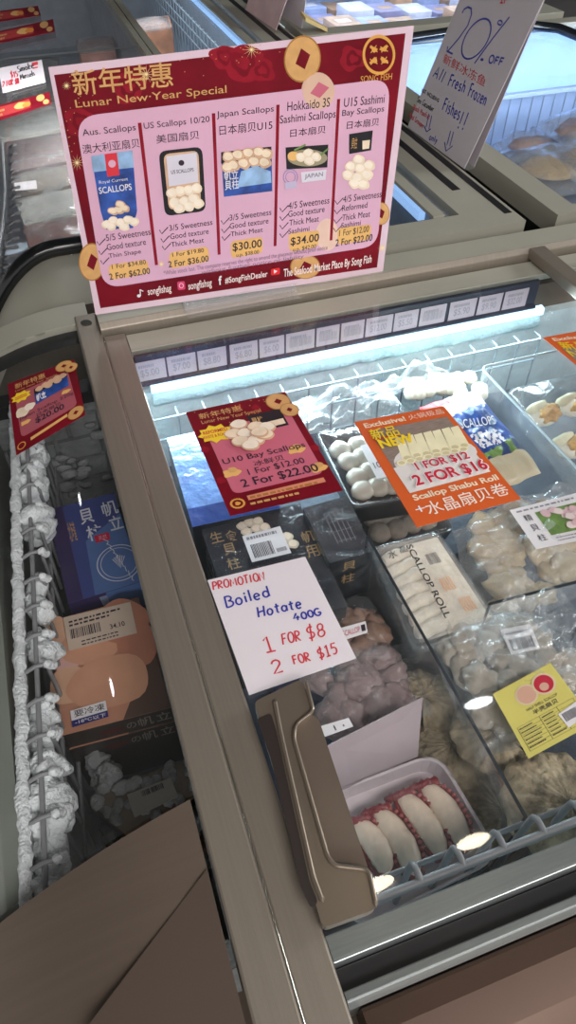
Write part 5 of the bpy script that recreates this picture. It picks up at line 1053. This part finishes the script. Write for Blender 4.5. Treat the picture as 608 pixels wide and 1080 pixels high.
# ================================================================== TALL WHITE SIGN
b0, b1 = P(430, 134, .004), P(490, 178, .004)
d = ROT @ Vector((574 - CX, 0 - CY, FPX)); tp = EYE + d * (b1.y / d.y)
nr = (b0 - b1).cross(tp - b1).normalized()
th = empty('sign_holder', tuple((b0 + b1) / 2 + Vector((.02, 0, -.004)))); tag(th, 'tall white handwritten 20% OFF fresh frozen fishes sign in a leaning clear stand', 'sign')
a = Art(b1, nr); a.step = .0004; tlx = b0 + (tp - b1) * 1.12; trx = b1 + (tp - b1) * 1.12
a.mb.prism([b0, b1, trx, tlx], -a.n * .0015, mat('silvery_white_card', 'cfc8cc', .4, 0, .02, coat=.3)); a.quad = [tlx, trx, b1, b0]
h = lambda s, lb, rb, lt, m, wd: a.hand(s, lb, rb, lt, wd, m, 2)
q2 = lambda pts, wd=.004: a.pxline(pts, wd, BLUE2, 2)
q2([(488, 14), (490, 10), (494, 7.5), (497.5, 9), (498, 15), (494, 27), (485, 40), (473, 54)]); q2([(473, 49), (472, 54), (478, 57)])
q2([(503 + 23.5 * math.cos(t) * .5 + 11.5 * math.sin(t) * .87, 41 - 23.5 * math.cos(t) * .87 + 11.5 * math.sin(t) * .5) for t in [i * math.pi / 16 for i in range(33)]])
q2([(538, 18), (520, 41), (501, 67)]); q2([(528 + 2.4 * math.cos(t), 24 + 2.4 * math.sin(t)) for t in [i * math.pi / 6 for i in range(13)]], .003); a.ell(509, 63, 1.7, 1.7, BLUE2, 2, 10)
h('OFF', (515.5, 66), (530, 70), (518, 58), BLUE2, .0036)
a.text('新鲜冰冻鱼', (467, 66), (511, 92), (470, 56), RED2, 2)
h('All', (457, 81), (467, 87), (462, 70), BLUE2, .0036); h('Fresh', (473, 90), (490, 98), (477, 78), BLUE2, .0036); h('Frozen', (494, 101), (512, 112), (498, 88), BLUE2, .0036)
h('Fishes', (467, 116), (484, 127), (471, 103), BLUE2, .0036); h('!!', (483, 134), (490, 138), (489, 116), BLUE2, .0036)
h('NOT INCLUDING', (445, 96.5), (463, 108), (446, 93), BLACK, .0018); h('Sea Cucumber', (440, 107), (457, 118), (442, 102), BLACK, .002); h('Black Pomfret', (436, 115), (453, 126.5), (437.5, 110), RED2, .002); h('Red Grouper', (432.5, 124), (447, 135.5), (434, 119), RED2, .002)
h('only', (453, 147), (461, 151), (455, 141), BLUE2, .0026)
px = lambda q, wd: a.pxline(q, wd, BLUE2, 2)
px([(453, 120), (450, 134)], .003); px([(456, 122), (453, 136)], .003); px([(448, 133), (450.5, 139), (455, 136)], .003)
px([(476, 138), (472, 153)], .003); px([(479, 139), (475, 154)], .003); px([(469.5, 150), (471, 159.5), (478, 154)], .003)
h('1F', (528, 3), (537, 5), (529, -6), RED2, .003)
a.mb.build('sign_sheet', th)
mb = MB(); o_ = -a.n * .004; mb.prism([b0 + a.n * .001, b1 + a.n * .001, trx + a.n * .001, tlx + a.n * .001], a.n * .0006, SLEEVE); mb.build('clear_front', th)
bx = Vector((.028, 0, 0)); mb = MB(); mb.prism([b0 + bx, b1 + bx, trx + (tp - b1) * -.02, tlx + (tp - b1) * -.02], a.n * .0015, mat('grey_card_back', 'b5adb2', .45)); mb.prism([b0 + o_, b1 + o_, b1 + bx, b0 + bx], (0, 0, -.003), ACRYL); mb.build('back_leaf', th)
